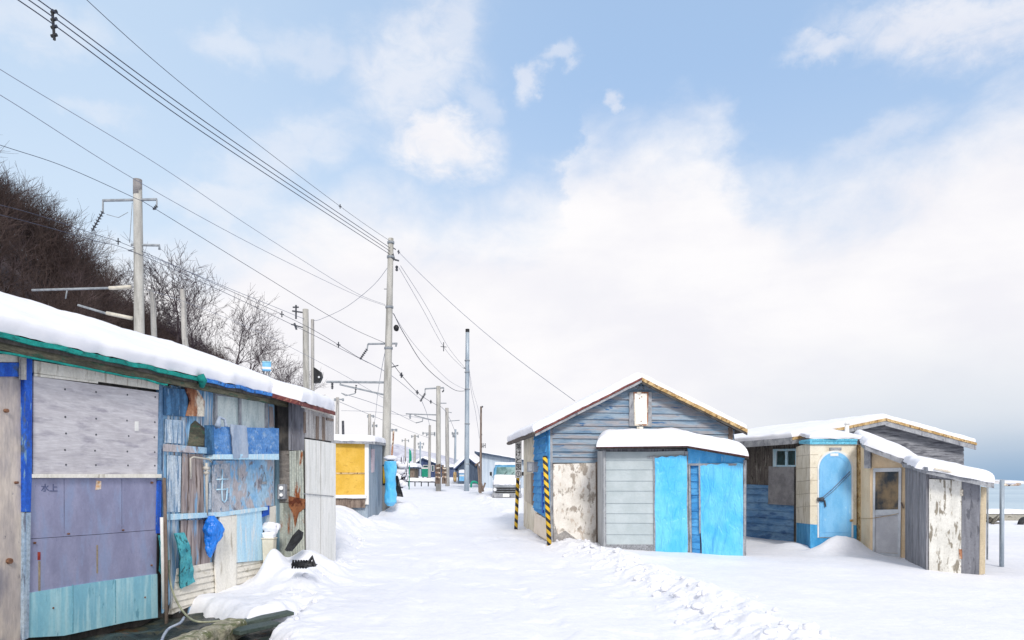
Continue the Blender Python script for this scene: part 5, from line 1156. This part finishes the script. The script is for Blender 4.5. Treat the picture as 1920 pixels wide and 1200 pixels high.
cp1 = catpole(23, (262, 690), (258, 338), .16, .125, 'thick concrete railway pole with white arms rising behind the long shed roof', [(193, 294, 374, 60)],
        [([(60, 544), (205, 540)], .035, 0), ([(205, 540), (213, 540), (240, 538), (246, 538)], .06, 1), ([(126, 543), (123, 560)], .02, 0), ([(146, 572), (200, 588)], .035, 0), ([(200, 587), (248, 597)], .06, 1), ([(246, 459), (299, 460), (299, 468)], .04, 0), ([(240, 470), (262, 465)], .02, 0), ([(200, 402), (222, 408), (240, 398)], .01, 0), ([(248, 380), (243, 455)], .01, 0)])
q = MB(); p_ = P(258, 338, 23); q.tube([p_-Vector((0, 0, .45)), p_+Vector((0, 0, .02))], .13, 14); q.build('dark_cap', wmat('weathered_concrete', '7d7a7c', '8f8c8c', (4, 4, 2)), cp1, smooth=True)
for bx, tx, ty, lab in ((294, 284, 543, 'split old grey post poking above the roof snow, left one beside the railway pole'), (350, 342, 543, 'old grey post poking above the roof snow, right one with bare trees behind')):
    a, b_ = P(bx, 690, 24), P(tx, ty, 24); tag(MB().tube([a.lerp(b_, i/5)+Vector((.02*math.sin(i*2), 0, 0)) for i in range(6)], [.10, .10, .095, .09, .09, .075], 8).build('old_post', OLDPOST, loc=a, smooth=True), lab, 'post', 'old posts behind the shed roof')
# utility pole by the booth, leaning
mb_, a = pole_mb(722, 935, 733, 447, 26, .175, .095)
up = thing('utility_pole', tuple(a), 'tall leaning concrete power pole by the yellow booth with a crossarm and catenary bracket', 'pole')
mb_.build('pole', CONC, up, smooth=True)
def up_x(y): return 722+11*(935-y)/488
q = MB(); q.tube([P(690, 645, 26), P(745, 644, 26)], .035, 6); q.tube([P(690, 645, 26), P(688, 656, 26)], .025, 6); q.tube([P(744, 644, 26), P(742, 650, 26)], .03, 6); q.build('crossarm', GREYM, up)
insul(MB(), P(688, 655, 26), P(675, 674, 26), .06, 6).build('insulator', IRON, up)
q = MB(); q.tube([P(612, 716, 26), P(724, 717, 26)], .04, 6); q.tube([P(637, 721, 26), P(724, 741, 26)], .03, 6); q.tube([P(640, 716, 26), P(637, 721, 26)], .02, 6); q.build('cantilever', GREYM, up)
insul(MB(), P(623, 718, 26), P(623, 730, 26), .055, 4).build('insulator', IRON, up)
insul(MB(), P(668, 722, 26), P(666, 738, 26), .04, 4).build('insulator', IRON, up)
q = MB(); q.tube([P(666, 738, 26), P(648, 742, 26), P(640, 737, 26)], .018, 5); q.build('steady_arm', GREYM, up)
q = MB(); q.tube([P(731, 484, 26), P(748, 489, 26)], .03, 6); q.tube([P(736, 470, 26), P(741, 489, 26)], .012, 5); q.tube([P(733, 462, 26), P(742, 468, 26)], .02, 5); q.build('bracket', IRON, up)
MB().tube([P(720, 542, 26), P(731, 542, 26)], .012, 5).build('step_bolt', IRON, up); MB().tube([P(729, 690, 26), P(747, 685, 26)], .02, 5).build('bracket', IRON, up)
q = MB(); q.lump(P(744, 501, 26), .05, .05, .06, 1, 10, 8); q.lump(P(744, 506, 26), .05, .05, .05, 2, 10, 8); q.lump(P(734, 482, 26), .09, .09, .16, 3, 10, 8, .3); q.build('insulator', IRON, up)
for y in (455, 482, 576, 653): 
    x = up_x(y); q = MB(); q.tube([P(x, y+2, 26), P(x, y-2, 26)], .125+.04*(y-450)/300, 14); q.build('band', GREYM, up, smooth=True)
wr = MB(); x = up_x(890); wr.tube([P(up_x(908), 908, 26), P(up_x(873), 873, 26)], .2, 14); wr = wr.build('guard_wrap', wmat('yellow_guard', 'd8ac28', 'e4bc3c', (4, 4, 4), peel='3a3428', ps=(9, 9, 2), pt=.6), up, smooth=True)
q = MB()
for y in (873, 908): q.tube([P(up_x(y), y+1.5, 26), P(up_x(y), y-1.5, 26)], .21, 14)
for dx in (-.18, -.06, .06, .18): q.tube([P(up_x(908), 908, 26)+Vector((dx, -.2+abs(dx)*.4, 0)), P(up_x(873), 873, 26)+Vector((dx, -.2+abs(dx)*.4, 0))], .018, 5)
q.build('black_bands', BLACK, wr)
# paired poles with signal
mb_, a = pole_mb(575, 800, 573, 580, 29, .14, .115); pp_ = thing('signal_pole', tuple(a), 'stout concrete pole with insulator rack, left of the signal pair behind the shed', 'pole'); mb_.build('pole', CONC, pp_, smooth=True)
q = MB(); q.tube([P(548, 583, 29), P(575, 587, 29)], .03, 6); q.tube([P(555, 572, 29), P(555, 598, 29)], .035, 6); q.tube([P(549, 576, 29), P(560, 576, 29)], .03, 6); q.tube([P(546, 608, 29), P(575, 616, 29)], .025, 6); q.tube([P(552, 606, 29), P(556, 618, 29)], .04, 6); q.build('insulator_rack', IRON, pp_)
mb_, a = pole_mb(586, 800, 586, 599, 28.6, .075, .065); sg_ = thing('signal_post', tuple(a), 'slim post carrying a dark railway signal head, right of the stout pole', 'signal'); mb_.build('post', OLDPOST, sg_, smooth=True)
q = MB(); q.prism([P(x, y, 28.3) for x, y in ((588, 688), (601, 697), (603, 706), (598, 717), (588, 718))], Vector((0, .25, 0))); sh_ = q.build('signal_head', BLACK, sg_)
q = MB(); q.tube([P(598, 707, 28.29), P(598, 707, 28.26)], .04, 10); q.build('lens', GLINT, sh_)
# steel pole right of the road
mb_, a = pole_mb(875, 916, 876.5, 618, 44, .155, .11); st = thing('steel_pole', tuple(a), 'slim grey-blue steel pole standing right of the snowy road with a dark cap', 'pole'); mb_.build('pole', STEELP, st, smooth=True)
q = MB(); q.tube([P(876.5, 623, 44), P(876.5, 617, 44)], .12, 10); q.build('cap', BLACK, st)
for y in (676, 698, 730, 795, 870): q = MB(); q.tube([P(876, y+1, 44), P(876, y-1, 44)], .16, 12); q.build('band', GREYM, st, smooth=True)
q = MB(); q.tube([P(872, 676, 44), P(880, 676, 44)], .06, 5); q.tube([P(869, 690, 44), P(876, 691, 44)], .03, 5); q.build('bracket', IRON, st)
# second catenary pole and farther poles
catpole(44, (822, 906), (822, 724), .16, .125, 'brown-grey railway pole with an angled bracket beyond the road end', [(797, 832, 727, 26)], [([(761, 776), (820, 778)], .035, 0), ([(777, 779), (820, 790)], .03, 0), ([(769, 777), (769, 785)], .05, 0), ([(793, 783), (792, 790), (780, 793)], .03, 0), ([(822, 756), (837, 756)], .03, 0)])
mb_, a = pole_mb(839, 904, 838, 765, 52, .15, .12); T = thing('wooden_pole_far', tuple(a), 'shorter grey pole just right of the brown-grey railway pole', 'pole', 'distant poles along the railway'); T.name = 'line_pole'; mb_.build('pole', OLDPOST, T, smooth=True)
q = MB(); q.tube([P(838, 772, 52), P(847, 774, 52)], .03, 5); q.tube([P(838, 790, 52), P(862, 788, 52)], .03, 5); q.build('crossarm', GREYM, T)
for bx, by, tx, ty, Y, r_, arm, lab, mat in [
    (805, 897, 806, 797, 64, .13, [(793, 815, 812), (800, 815, 815)], 'grey line pole with a brown foot beside the small green box', OLDPOST),
    (777, 897, 778, 815, 70, .13, [(772, 784, 818)], 'thin line pole between the banner and the green box', OLDPOST),
    (788, 900, 788, 828, 78, .1, [(784, 794, 832), (785, 792, 838)], 'pale thin line pole with small bulbs in front of the far indigo house', STEELP),
    (853, 890, 854, 805, 62, .1, [(848, 858, 812)], 'pale line pole with a small drum left of the dark slate house', STEELP),
    (632, 850, 633, 745, 40, .11, [(628, 643, 749)], 'dark line pole rising just behind the end of the white metal shed', OLDPOST),
    (644, 840, 643, 789, 44, .09, [], 'short dark stub pole above the left of the booth roof', IRON),
    (693, 850, 693, 776, 44, .11, [(690, 700, 780)], 'grey line pole above the right end of the booth roof', OLDPOST),
    (701, 850, 701, 791, 48, .08, [(699, 706, 798)], 'thinner pole touching the right of the grey one over the booth', OLDPOST),
    (734, 865, 738, 808, 40, .06, [(735, 743, 806)], 'thin rusty red pole leaning right of the tall concrete power pole', RUST),
    (760, 880, 760, 822, 90, .1, [(754, 766, 826)], 'faint far pole over the white hill slope left of the banner', OLDPOST)]:
    mb_, a = pole_mb(bx, by, tx, ty, Y, r_, r_*.8, 8); T = thing('line_pole', tuple(a), lab, 'pole', 'distant poles along the railway'); mb_.build('pole', mat, T, smooth=True)
    if arm:
        q = MB()
        for x0, x1, y in arm: q.tube([P(x0, y, Y), P(x1, y, Y)], .04, 5)
        for x0, x1, y in arm: q.tube([P(x0, y-2, Y), P(x0, y+3, Y)], .06, 5); q.tube([P(x1, y-2, Y), P(x1, y+3, Y)], .06, 5)
        q.build('crossarm', GREYM, T)
    if bx == 853: q = MB(); q.tube([P(851.5, 820, Y), P(851.5, 812, Y)], .14, 10); q.build('transformer', GREYM, T, smooth=True)
# wooden antenna pole
mb_, a = pole_mb(901, 922, 902, 762, 41, .075, .05, 10); T = thing('antenna_pole', tuple(a), 'thin brown pole with a small forked antenna left of the pale building', 'pole'); mb_.build('pole', BROWN, T, smooth=True)
q = MB(); q.tube([P(902, 838, 41), P(910, 835, 41)], .02, 5)
for x in (904, 907, 910): q.tube([P(x, 831, 41), P(x, 840, 41)], .018, 5)
q.build('antenna', IRON, T)
q = MB(); q.tube([P(903, 762, 41), P(905, 764, 41)], .06, 5); q.tube([P(902, 815, 41), P(904, 815, 41)], .05, 5); q.build('bracket', IRON, T)

# ------------------------------------------------------------ overhead wires
def wire(pts_, label, r_=.008, mat=WIRE, marks=(), sag=0, cat='wire', ext=True):
    """pts_: (px, py) along the picture plus depths of the two ends; depth follows a straight run between them"""
    (x0, y0, Y0), (x1, y1, Y1) = pts_[0], pts_[-1]
    L = []
    for p in pts_:
        f = (p[0]-x0)/(x1-x0); Y = 1/((1-f)/Y0+f/Y1) if len(p) == 2 else p[2]; L.append(P(p[0], p[1], Y))
    S = spline(L, 12)
    S = [p+Vector((0, 0, -sag*4*(i/(len(S)-1))*(1-i/(len(S)-1)))) for i, p in enumerate(S)]
    q = MB(); q.tube(S, r_, 5)
    o = q.build('overhead_wire', mat, loc=L[-1], smooth=True); tag(o, label, cat, 'overhead wires')
    if marks:
        k = MB()
        for f, sz in marks:
            p = S[int(f*(len(S)-1))]; k.tube([p+Vector((0, 0, -sz)), p+Vector((0, 0, sz))], r_*2.6, 6); k.tube([p+Vector((-sz*.6, -sz*.3, 0)), p+Vector((sz*.6, sz*.3, 0))], r_*2.2, 6)
        k.build('spacer', IRON, o)
    return o
wire([(-360, -230, 9), (34, 0), (380, 248), (733, 478, 26)], 'lowest of the three dark power cables crossing the top left sky', .010)
wire([(-330, -240, 9), (54, 0), (385, 240), (733, 472, 26)], 'middle of the three dark power cables crossing the top left sky', .010)
w3 = wire([(-300, -255, 9), (72, 0), (390, 232), (733, 466, 26)], 'uppermost of the three dark power cables crossing the top left sky', .010)
q = MB(); a, b_ = P(98, 18, 12.6), P(102, 75, 12.6); q.tube([a, b_], .026, 6)
for y in (24, 38, 52, 68): q.tube([P(96, y, 12.6), P(107, y-3, 12.6)], .03, 6)
tag(q.build('cable_spacer', BLACK, loc=b_), 'black comb-shaped spacer clipped on the three power cables near the top left', 'spacer')
wire([(-160, -330, 9), (163, 0), (400, 205), (650, 396), (733, 453, 26)], 'thin single wire highest over the left, meeting the power pole tip', .006, marks=((.74, .06),))
wire([(-260, -40, 9), (0, 130), (290, 305), (480, 432), (660, 545), (722, 571, 26)], 'upper of the two wires that cross the left edge high above the hill', .0055, WIREG)
wire([(-260, 30, 9), (0, 178), (250, 335), (480, 462), (660, 550), (722, 573, 26)], 'lower of the two wires that cross the left edge high above the hill', .0055, WIREG)
wire([(-200, 205, 15), (0, 272), (120, 312), (250, 370), (290, 391), (480, 508), (640, 605), (724, 644, 26)], 'wire from the left edge touching the railway pole bracket', .0075)
wire([(-60, 370, 21), (60, 400), (180, 440), (245, 462), (420, 540), (575, 612), (675, 672, 26)], 'upper messenger wire strung along the railway past the hill', .008, marks=((.47, .1), (.79, .1), (.92, .1)))
wire([(-60, 388, 21), (60, 418), (180, 452), (245, 470), (420, 548), (575, 622), (690, 680, 26)], 'lower contact wire strung along the railway past the hill', .008)
wire([(240, 535, 23), (330, 560), (480, 620), (620, 690), (722, 748, 27)], 'faint lowest wire running above the roof snow to the power pole', .006, WIREG)
wire([(240, 470, 23), (300, 488), (440, 545), (575, 600, 29)], 'wire from the railway pole to the stout signal pole rack', .009, WIREG)
wire([(728, 500, 26), (700, 535), (650, 575), (600, 599), (587, 600, 28.6)], 'slack wire drooping from the power pole to the slim signal post', .008, WIREG)
wire([(745, 470, 26), (800, 525), (870, 590), (960, 665), (1078, 752, 18.5)], 'service wire from the power pole down to the snowy gable roof', .0075, WIREG, marks=((.04, .07),))
wire([(748, 502, 26), (790, 575), (835, 655), (868, 690, 44)], 'left of two close wires from the power pole to the steel pole', .008, WIREG, marks=((.66, .22),))
wire([(751, 498, 26), (800, 575), (840, 650), (872, 690, 44)], 'right of two close wires from the power pole to the steel pole', .008, WIREG)
wire([(738, 588, 26), (760, 630), (800, 690), (850, 730), (872, 733, 44)], 'dark cable with a lump drooping from the power pole to the steel pole', .014, marks=((.08, .0),))
q = MB().lump(P(743, 615, 27), .1, .08, .12, 3); tag(q.build('cable_joint', BLACK, loc=P(743, 615, 27), smooth=True), 'black joint box hanging on the drooping cable beside the power pole', 'joint box')
wire([(735, 585, 26), (780, 650), (840, 712), (872, 730, 44)], 'thin wire just above the drooping dark cable', .007, WIREG)
wire([(735, 680, 26), (760, 712), (790, 742), (820, 760, 44)], 'railway wire from the power pole bracket to the farther railway pole', .012, marks=((.25, .1), (.6, .1), (.85, .1)))
wire([(675, 672, 26), (735, 705), (790, 750, 44)], 'messenger wire from the low bracket to the farther railway pole bracket', .012, WIREG)
wire([(640, 737, 26), (715, 762), (780, 793, 44)], 'contact wire running along the track to the farther railway pole', .01, WIREG)
wire([(790, 750, 44), (800, 775), (806, 800, 64)], 'short far wire from the railway pole bracket to the next pole', .014, WIREG)
wire([(820, 757, 44), (838, 775), (853, 808, 62)], 'short far wire from the railway pole to the pale line pole', .014, WIREG)
wire([(880, 700, 44), (884, 735), (892, 775), (899, 822, 52)], 'slack thin wire hanging right of the steel pole', .01, WIREG)
wire([(878, 680, 44), (886, 730), (896, 765), (902, 800, 41)], 'thin wire from the steel pole to the antenna pole', .008, WIREG)
wire([(724, 650, 26), (716, 690), (708, 740), (704, 780), (701, 795, 48)], 'thin wire hanging nearly straight down left of the power pole', .01, WIREG)
wire([(633, 752, 40), (690, 776), (760, 805), (806, 822, 64)], 'far wire low over the booth roof', .012, WIREG)
wire([(640, 770, 40), (700, 772), (765, 780), (820, 790, 44)], 'level far wire behind the power pole', .009, WIREG)

# ------------------------------------------------------------ the far end of the road
def house(name, px0, px1, ytop, ybase, Y, depth, wallmat, label, cat, roof=None, peak=None, snow=.3, wins=()):
    a, b_ = P(px0, ybase, Y), P(px1, ybase, Y); zt = P(px0, ytop, Y).z
    T = thing(name, tuple((a+b_)/2), label, cat); wl = Wall(a.x, Y, 1, 0)
    zt0 = zt if peak is None else zt
    if peak is None:
        z1 = P(px1, roof, Y).z if roof else zt
        q = MB(); q.prism([vz(a, a.z-.8), vz(b_, a.z-.8), vz(b_, z1), vz(a, zt)], Vector((0, depth, 0))); q.build('wall', wallmat, T)
        r0, r1 = vz(a, zt)+Vector((-.3, -.3, .02)), vz(b_, z1)+Vector((.3, -.3, .02)); quads = [(r0, r1)]
    else:
        pk = P(peak[0], peak[1], Y)
        q = MB(); q.prism([vz(a, a.z-.8), vz(b_, a.z-.8), vz(b_, zt), pk, vz(a, zt)], Vector((0, depth, 0))); q.build('wall', wallmat, T)
        e = .35; r0 = vz(a, zt)+(vz(a, zt)-pk).normalized()*e; r1 = vz(b_, zt)+(vz(b_, zt)-pk).normalized()*e
        f_ = Vector((0, -.3, .03)); quads = [(r0+f_, pk+f_), (pk+f_, r1+f_)]
    q = MB(); s_ = MB(); D = Vector((0, depth+.6, 0)); dn = Vector((0, 0, -.12))
    for r0, r1 in quads:
        q.hexa([r0+dn, r1+dn, r1+D+dn, r0+D+dn], [r0, r1, r1+D, r0+D]); snow_cap(s_, [r0, r1, r1+D, r0+D], snow, 20, 16, seed=int(px0))
    rf = q.build('roof', SLATE if wallmat is not SLATE else INDIGO, T); 
    if snow > .02: s_.build('roof_snow', SNOWR, T, smooth=True)
    for x0, y0, x1, y1 in wins:
        wf = MB().rect(wl, x0, y0, x1, y1, .08, .1).build('window', WHITEP, T); MB().rect(wl, x0+.7, y0+.7, x1-.7, y1-.7, .09, .02).build('pane', GLASSD, wf)
    return T
house('far_house', 781, 815, 868, 900, 86, 8, INDIGO, 'far indigo house with a snowy roof behind the green box at the road end', 'house', peak=(793, 859), wins=((793, 872, 803, 880), (809, 872, 814, 884)))
house('far_house', 812, 850, 876, 900, 92, 8, wmat('dim_blue_wall', '47557a', '5c6a8c', (6, 6, 2)), 'far low blue house partly behind the two railway poles', 'house', roof=876, wins=((818, 880, 826, 888),))
house('slate_house', 858, 898, 874, 904, 58, 7, SLATE, 'dark slate house with a snowy gable behind the steel pole', 'house', peak=(876, 857), wins=())
house('pale_building', 899, 990, 847, 908, 47, 8, PALEWALL, 'pale blue-grey building with a single slanted roof behind the truck', 'building', roof=866, snow=.05)
house('brown_hut', 766, 777, 876, 896, 66, 3, BROWN, 'tiny brown hut with snow on top by the green banner', 'hut', roof=876, snow=.35)
gb = P(797, 893, 68); T = thing('green_box', tuple(gb), 'teal green utility box with a pale top at the road end', 'box'); wl = Wall(gb.x, 68, 1, 0)
q = MB().rect(wl, 790.5, 879, 804.5, 894, .3, .5); q.build('body', GREENB, T, bevel=.02); MB().rect(wl, 790, 876.5, 805, 879, .33, .56).build('lid', WHITEP, T, bevel=.02)
q = MB()
for x in (793, 801): q.rect(wl, x-1, 894, x+1, 898, .2, .2)
q.build('feet', GREYM, T)
pb = P(767, 916, 45); T = thing('banner_pole', tuple(pb), 'thin pole with a narrow teal banner left of the road end', 'banner')
q = MB(); q.tube([pb-Vector((0, 0, .3)), P(768, 842, 45)], .03, 6); q.build('pole', GREENB, T, smooth=True)
q = MB(); sheet(q, Wall(pb.x, 45, 1, 0), [(768, 843), (771, 845), (772, 864), (768, 866)], 6, 12, lambda u, v: .05*math.sin(v*5+u*2), .02); q.build('banner', GREENB, T, smooth=True)
# timber guards stacked round the railway pole foot
for (x0, x1, y0, lab) in ((818, 824, 870, 'rough brown timber guard boards at the foot of the brown-grey railway pole'), (830, 836, 872, 'second bundle of brown timber boards right of the railway pole foot')):
    T = thing('timber_guard', tuple(P((x0+x1)/2, 906, 43.5)), lab, 'timber'); r_ = random.Random(x0)
    for k in range(4):
        x = x0+(x1-x0)*k/3; a = P(x, 907, 43.4+r_.uniform(-.1, .1)); b_ = P(x+r_.uniform(-1, 1), y0+r_.uniform(-2, 5), 43.4)
        MB().tube([a, b_], .06, 4).build('board', BROWN, T)
    q = MB()
    for y in (878, 886, 894): MB().tube([P(x0-1, y, 43.2), P(x1+1, y+r_.uniform(-2, 2), 43.2)], .035, 4).build('cross_tie', RUST, T)
rl = thing('guard_rail', tuple(P(790, 906, 46)), 'low snow-capped guard rail crossing the end of the road', 'rail')
q = MB(); q.tube([P(762, 902.5, 46), P(820, 903.5, 46)], .05, 6); q.build('rail', IRON, rl)
q = MB(); snow_cap(q, [P(760, 902, 45.8), P(820, 903, 45.8), P(820, 903, 45.8)+Vector((0, .4, 0)), P(760, 902, 45.8)+Vector((0, .4, 0))], .2, 40, 10, seed=81, amp=.4); q.build('snow_cap', SNOWR, rl, smooth=True)
for x in (766, 778, 790, 803, 816): MB().tube([P(x, 903, 46), P(x, 912, 46)], .035, 5).build('leg', IRON, rl)
bx = P(866, 899, 50); T = thing('blue_bin', tuple(bx), 'light blue bin with a white snow lid left of the steel pole', 'bin'); wl = Wall(bx.x, 50, 1, 0)
MB().rect(wl, 861, 887, 872, 902, .25, .5).build('body', SKYB, T, bevel=.02); MB().rect(wl, 861.5, 890, 871.5, 893, .26, .02).build('band', WHITEP, T)
q = MB(); snow_cap(q, [P(860, 887, 49.7), P(873, 887, 49.7), P(873, 887, 50.3), P(860, 887, 50.3)], .22, 16, 12, seed=91); q.build('snow_cap', SNOWR, T, smooth=True)
bx = P(853, 901, 52); q = MB().tube([P(853, 903, 52), P(853, 900, 52), P(853, 888, 52), P(853, 885, 52)], [.1, .12, .12, .1], 12); tag(q.build('barrel', OCHRE, loc=bx, smooth=True), 'small ochre drum standing left of the light blue bin', 'drum')
hp = [P(883, 914, 42), P(884, 906, 42), P(888, 903, 42), P(896, 906, 42), P(899, 910, 42)]
tag(MB().tube(spline(hp), .06, 8).build('green_pipe', GREENB, loc=hp[0], smooth=True), 'bent green pipe arching from the snow between steel pole and antenna pole', 'pipe')
T = thing('wooden_stake', tuple(P(897, 922, 40)), 'crooked brown stakes leaning together by the antenna pole', 'stakes')
for (x0, y0, x1, y1) in ((899, 923, 896, 870), (906, 922, 902, 905), (903, 921, 910, 905)): MB().tube([P(x0, y0, 40), P((x0+x1)/2+.5, (y0+y1)/2, 40), P(x1, y1, 40)], [.06, .05, .045], 6).build('stake', BROWN, T)
q = MB(); q.prism([P(890, 871, 39.8), P(899, 865, 39.8), P(900, 867, 39.8), P(891, 874, 39.8)], Vector((0, .5, 0))); q.build('cap_board', BROWN, T)
q = MB(); bt = thing('water_tank', tuple(P(500, 700, 50)), 'little light blue tank on a frame peeping over the snowy shed roof', 'tank')
q.box(P(500, 688, 50), .56, .5, .56, Matrix.Rotation(.3, 3, 'Z')); q.build('tank', SKYB, bt, bevel=.05)
q = MB(); q.box(P(500, 691, 50), .58, .52, .16, Matrix.Rotation(.3, 3, 'Z')); q.build('white_band', WHITEP, bt, bevel=.02)
q = MB(); q.box(P(500, 679.5, 50), .6, .54, .08, Matrix.Rotation(.3, 3, 'Z')); q.build('lid', TEAL, bt, bevel=.02)
q = MB(); 
for x in (495, 505): q.tube([P(x, 690, 50), P(x, 840, 50)], .05, 5)
q.build('stand', GREYM, bt)

# ------------------------------------------------------------ small truck nose-on by the gable hut
tk0 = P(950, 936, 38.5); tk = thing('small_truck', (tk0.x, tk0.y+1, tk0.z), 'small blue truck parked nose-on with snow heaped on its bonnet and roof', 'truck')
K = 38.5
TWl = Wall(P(950, 900, K).x, K, 1, 0)
def tpt(px, py, dy): return P(px, py, K)+Vector((0, dy, 0))
def loft(secs, name, mat, par, sm=True, bev=.03):
    q = MB(); n = len(secs[0])
    for s_ in secs: q.v += s_
    for i in range(len(secs)-1): q.f += [(i*n+k, i*n+(k+1) % n, (i+1)*n+(k+1) % n, (i+1)*n+k) for k in range(n)]
    q.f += [tuple(range(n-1, -1, -1)), tuple((len(secs)-1)*n+k for k in range(n))]
    return q.build(name, mat, par, smooth=False, bevel=bev)
body = loft([[tpt(x, y, d_) for x, y in ((924, 936), (924, 914), (928, 908), (972, 908), (976, 914), (976, 936))] for d_ in (0, .1)]+[[tpt(x, y, .9) for x, y in ((923, 936), (923, 905), (927, 898), (973, 898), (977, 905), (977, 936))]]+[[tpt(x, y, 2.6) for x, y in ((923, 936), (923, 905), (927, 898), (973, 898), (977, 905), (977, 936))]], 'body', wmat('truck_front', '868c94', '9aa0a8', (2, 2, 2), rough=.4), tk)
loft([[tpt(x, y, d_) for x, y in pr] for d_, pr in ((.85, ((923, 900), (925, 899), (975, 899), (977, 900))), (1.15, ((924, 884), (928, 873), (972, 873), (976, 884))), (1.3, ((924, 880), (929, 870), (971, 870), (976, 880))), (2.3, ((924, 880), (929, 870), (971, 870), (976, 880))), (2.45, ((923, 900), (925, 899), (975, 899), (977, 900))))], 'cab', wmat('truck_cab', '4a8cb4', '5e9cc0', (2, 2, 2), rough=.4), tk, bev=.02)
MB().prism([tpt(929, 896, .85), tpt(971, 896, .85), tpt(969, 875, 1.06), tpt(931, 875, 1.06)], Vector((0, .03, 0))).build('windscreen', wmat('windscreen', '3f6a6a', '7fa0a0', (1.5, 1.5, 1.5), rough=.12, bump=0), tk)
q = MB(); q.tube([tpt(940, 895, .83), tpt(950, 884, .93)], .012, 5); q.tube([tpt(955, 895, .83), tpt(964, 884, .93)], .012, 5); q.build('wipers', BLACK, tk)
MB().rect(TWl, 929, 914, 971, 924, .02, .05).build('grille', BLACK, tk)
gr = MB(); 
for y in (917, 921): gr.rect(TWl, 930, y, 970, y+.8, .035, .02)
gr.build('grille_bar', GREYM, tk)
for x in (928, 972): 
    q = MB(); q.tube([P(x, 918, K)+Vector((0, -.01, 0)), P(x, 918, K)+Vector((0, -.07, 0))], [.1, .085], 14); hl = q.build('headlight', GLINT, tk, smooth=False)
bm = MB().rect(TWl, 922, 925, 978, 933, .12, .16).build('bumper', GREYT, tk, bevel=.03)
MB().rect(TWl, 943, 926, 955, 931.5, .135, .012).build('number_plate', WHITEP, bm)
for x in (928, 972):
    q = MB(); c_ = P(x, 933, K)+Vector((0, .55, -.05)); q.tube([c_+Vector((-.09, 0, 0)), c_+Vector((.09, 0, 0))], .28, 18); wq_ = q.build('wheel', TYRE, tk)
for x, s_ in ((921.5, -1), (978.5, 1)): MB().tube([tpt(x-s_*1, 895, 1.0), tpt(x+s_*1, 890, .9)], .012, 5).box(tpt(x+s_*2, 888, .88), .12, .05, .2).build('mirror', BLACK, tk)
q = MB(); snow_cap(q, [tpt(925, 909, .02), tpt(975, 909, .02), tpt(975, 899, .86), tpt(925, 899, .86)], .32, 30, 20, seed=95, amp=.25, edge=.2); q.build('bonnet_snow', SNOWR, tk, smooth=True)
q = MB(); snow_cap(q, [tpt(927, 870.5, 1.25), tpt(973, 870.5, 1.25), tpt(973, 870.5, 2.35), tpt(927, 870.5, 2.35)], .14, 30, 20, seed=97, amp=.25); q.build('roof_snow', SNOWR, tk, smooth=True)
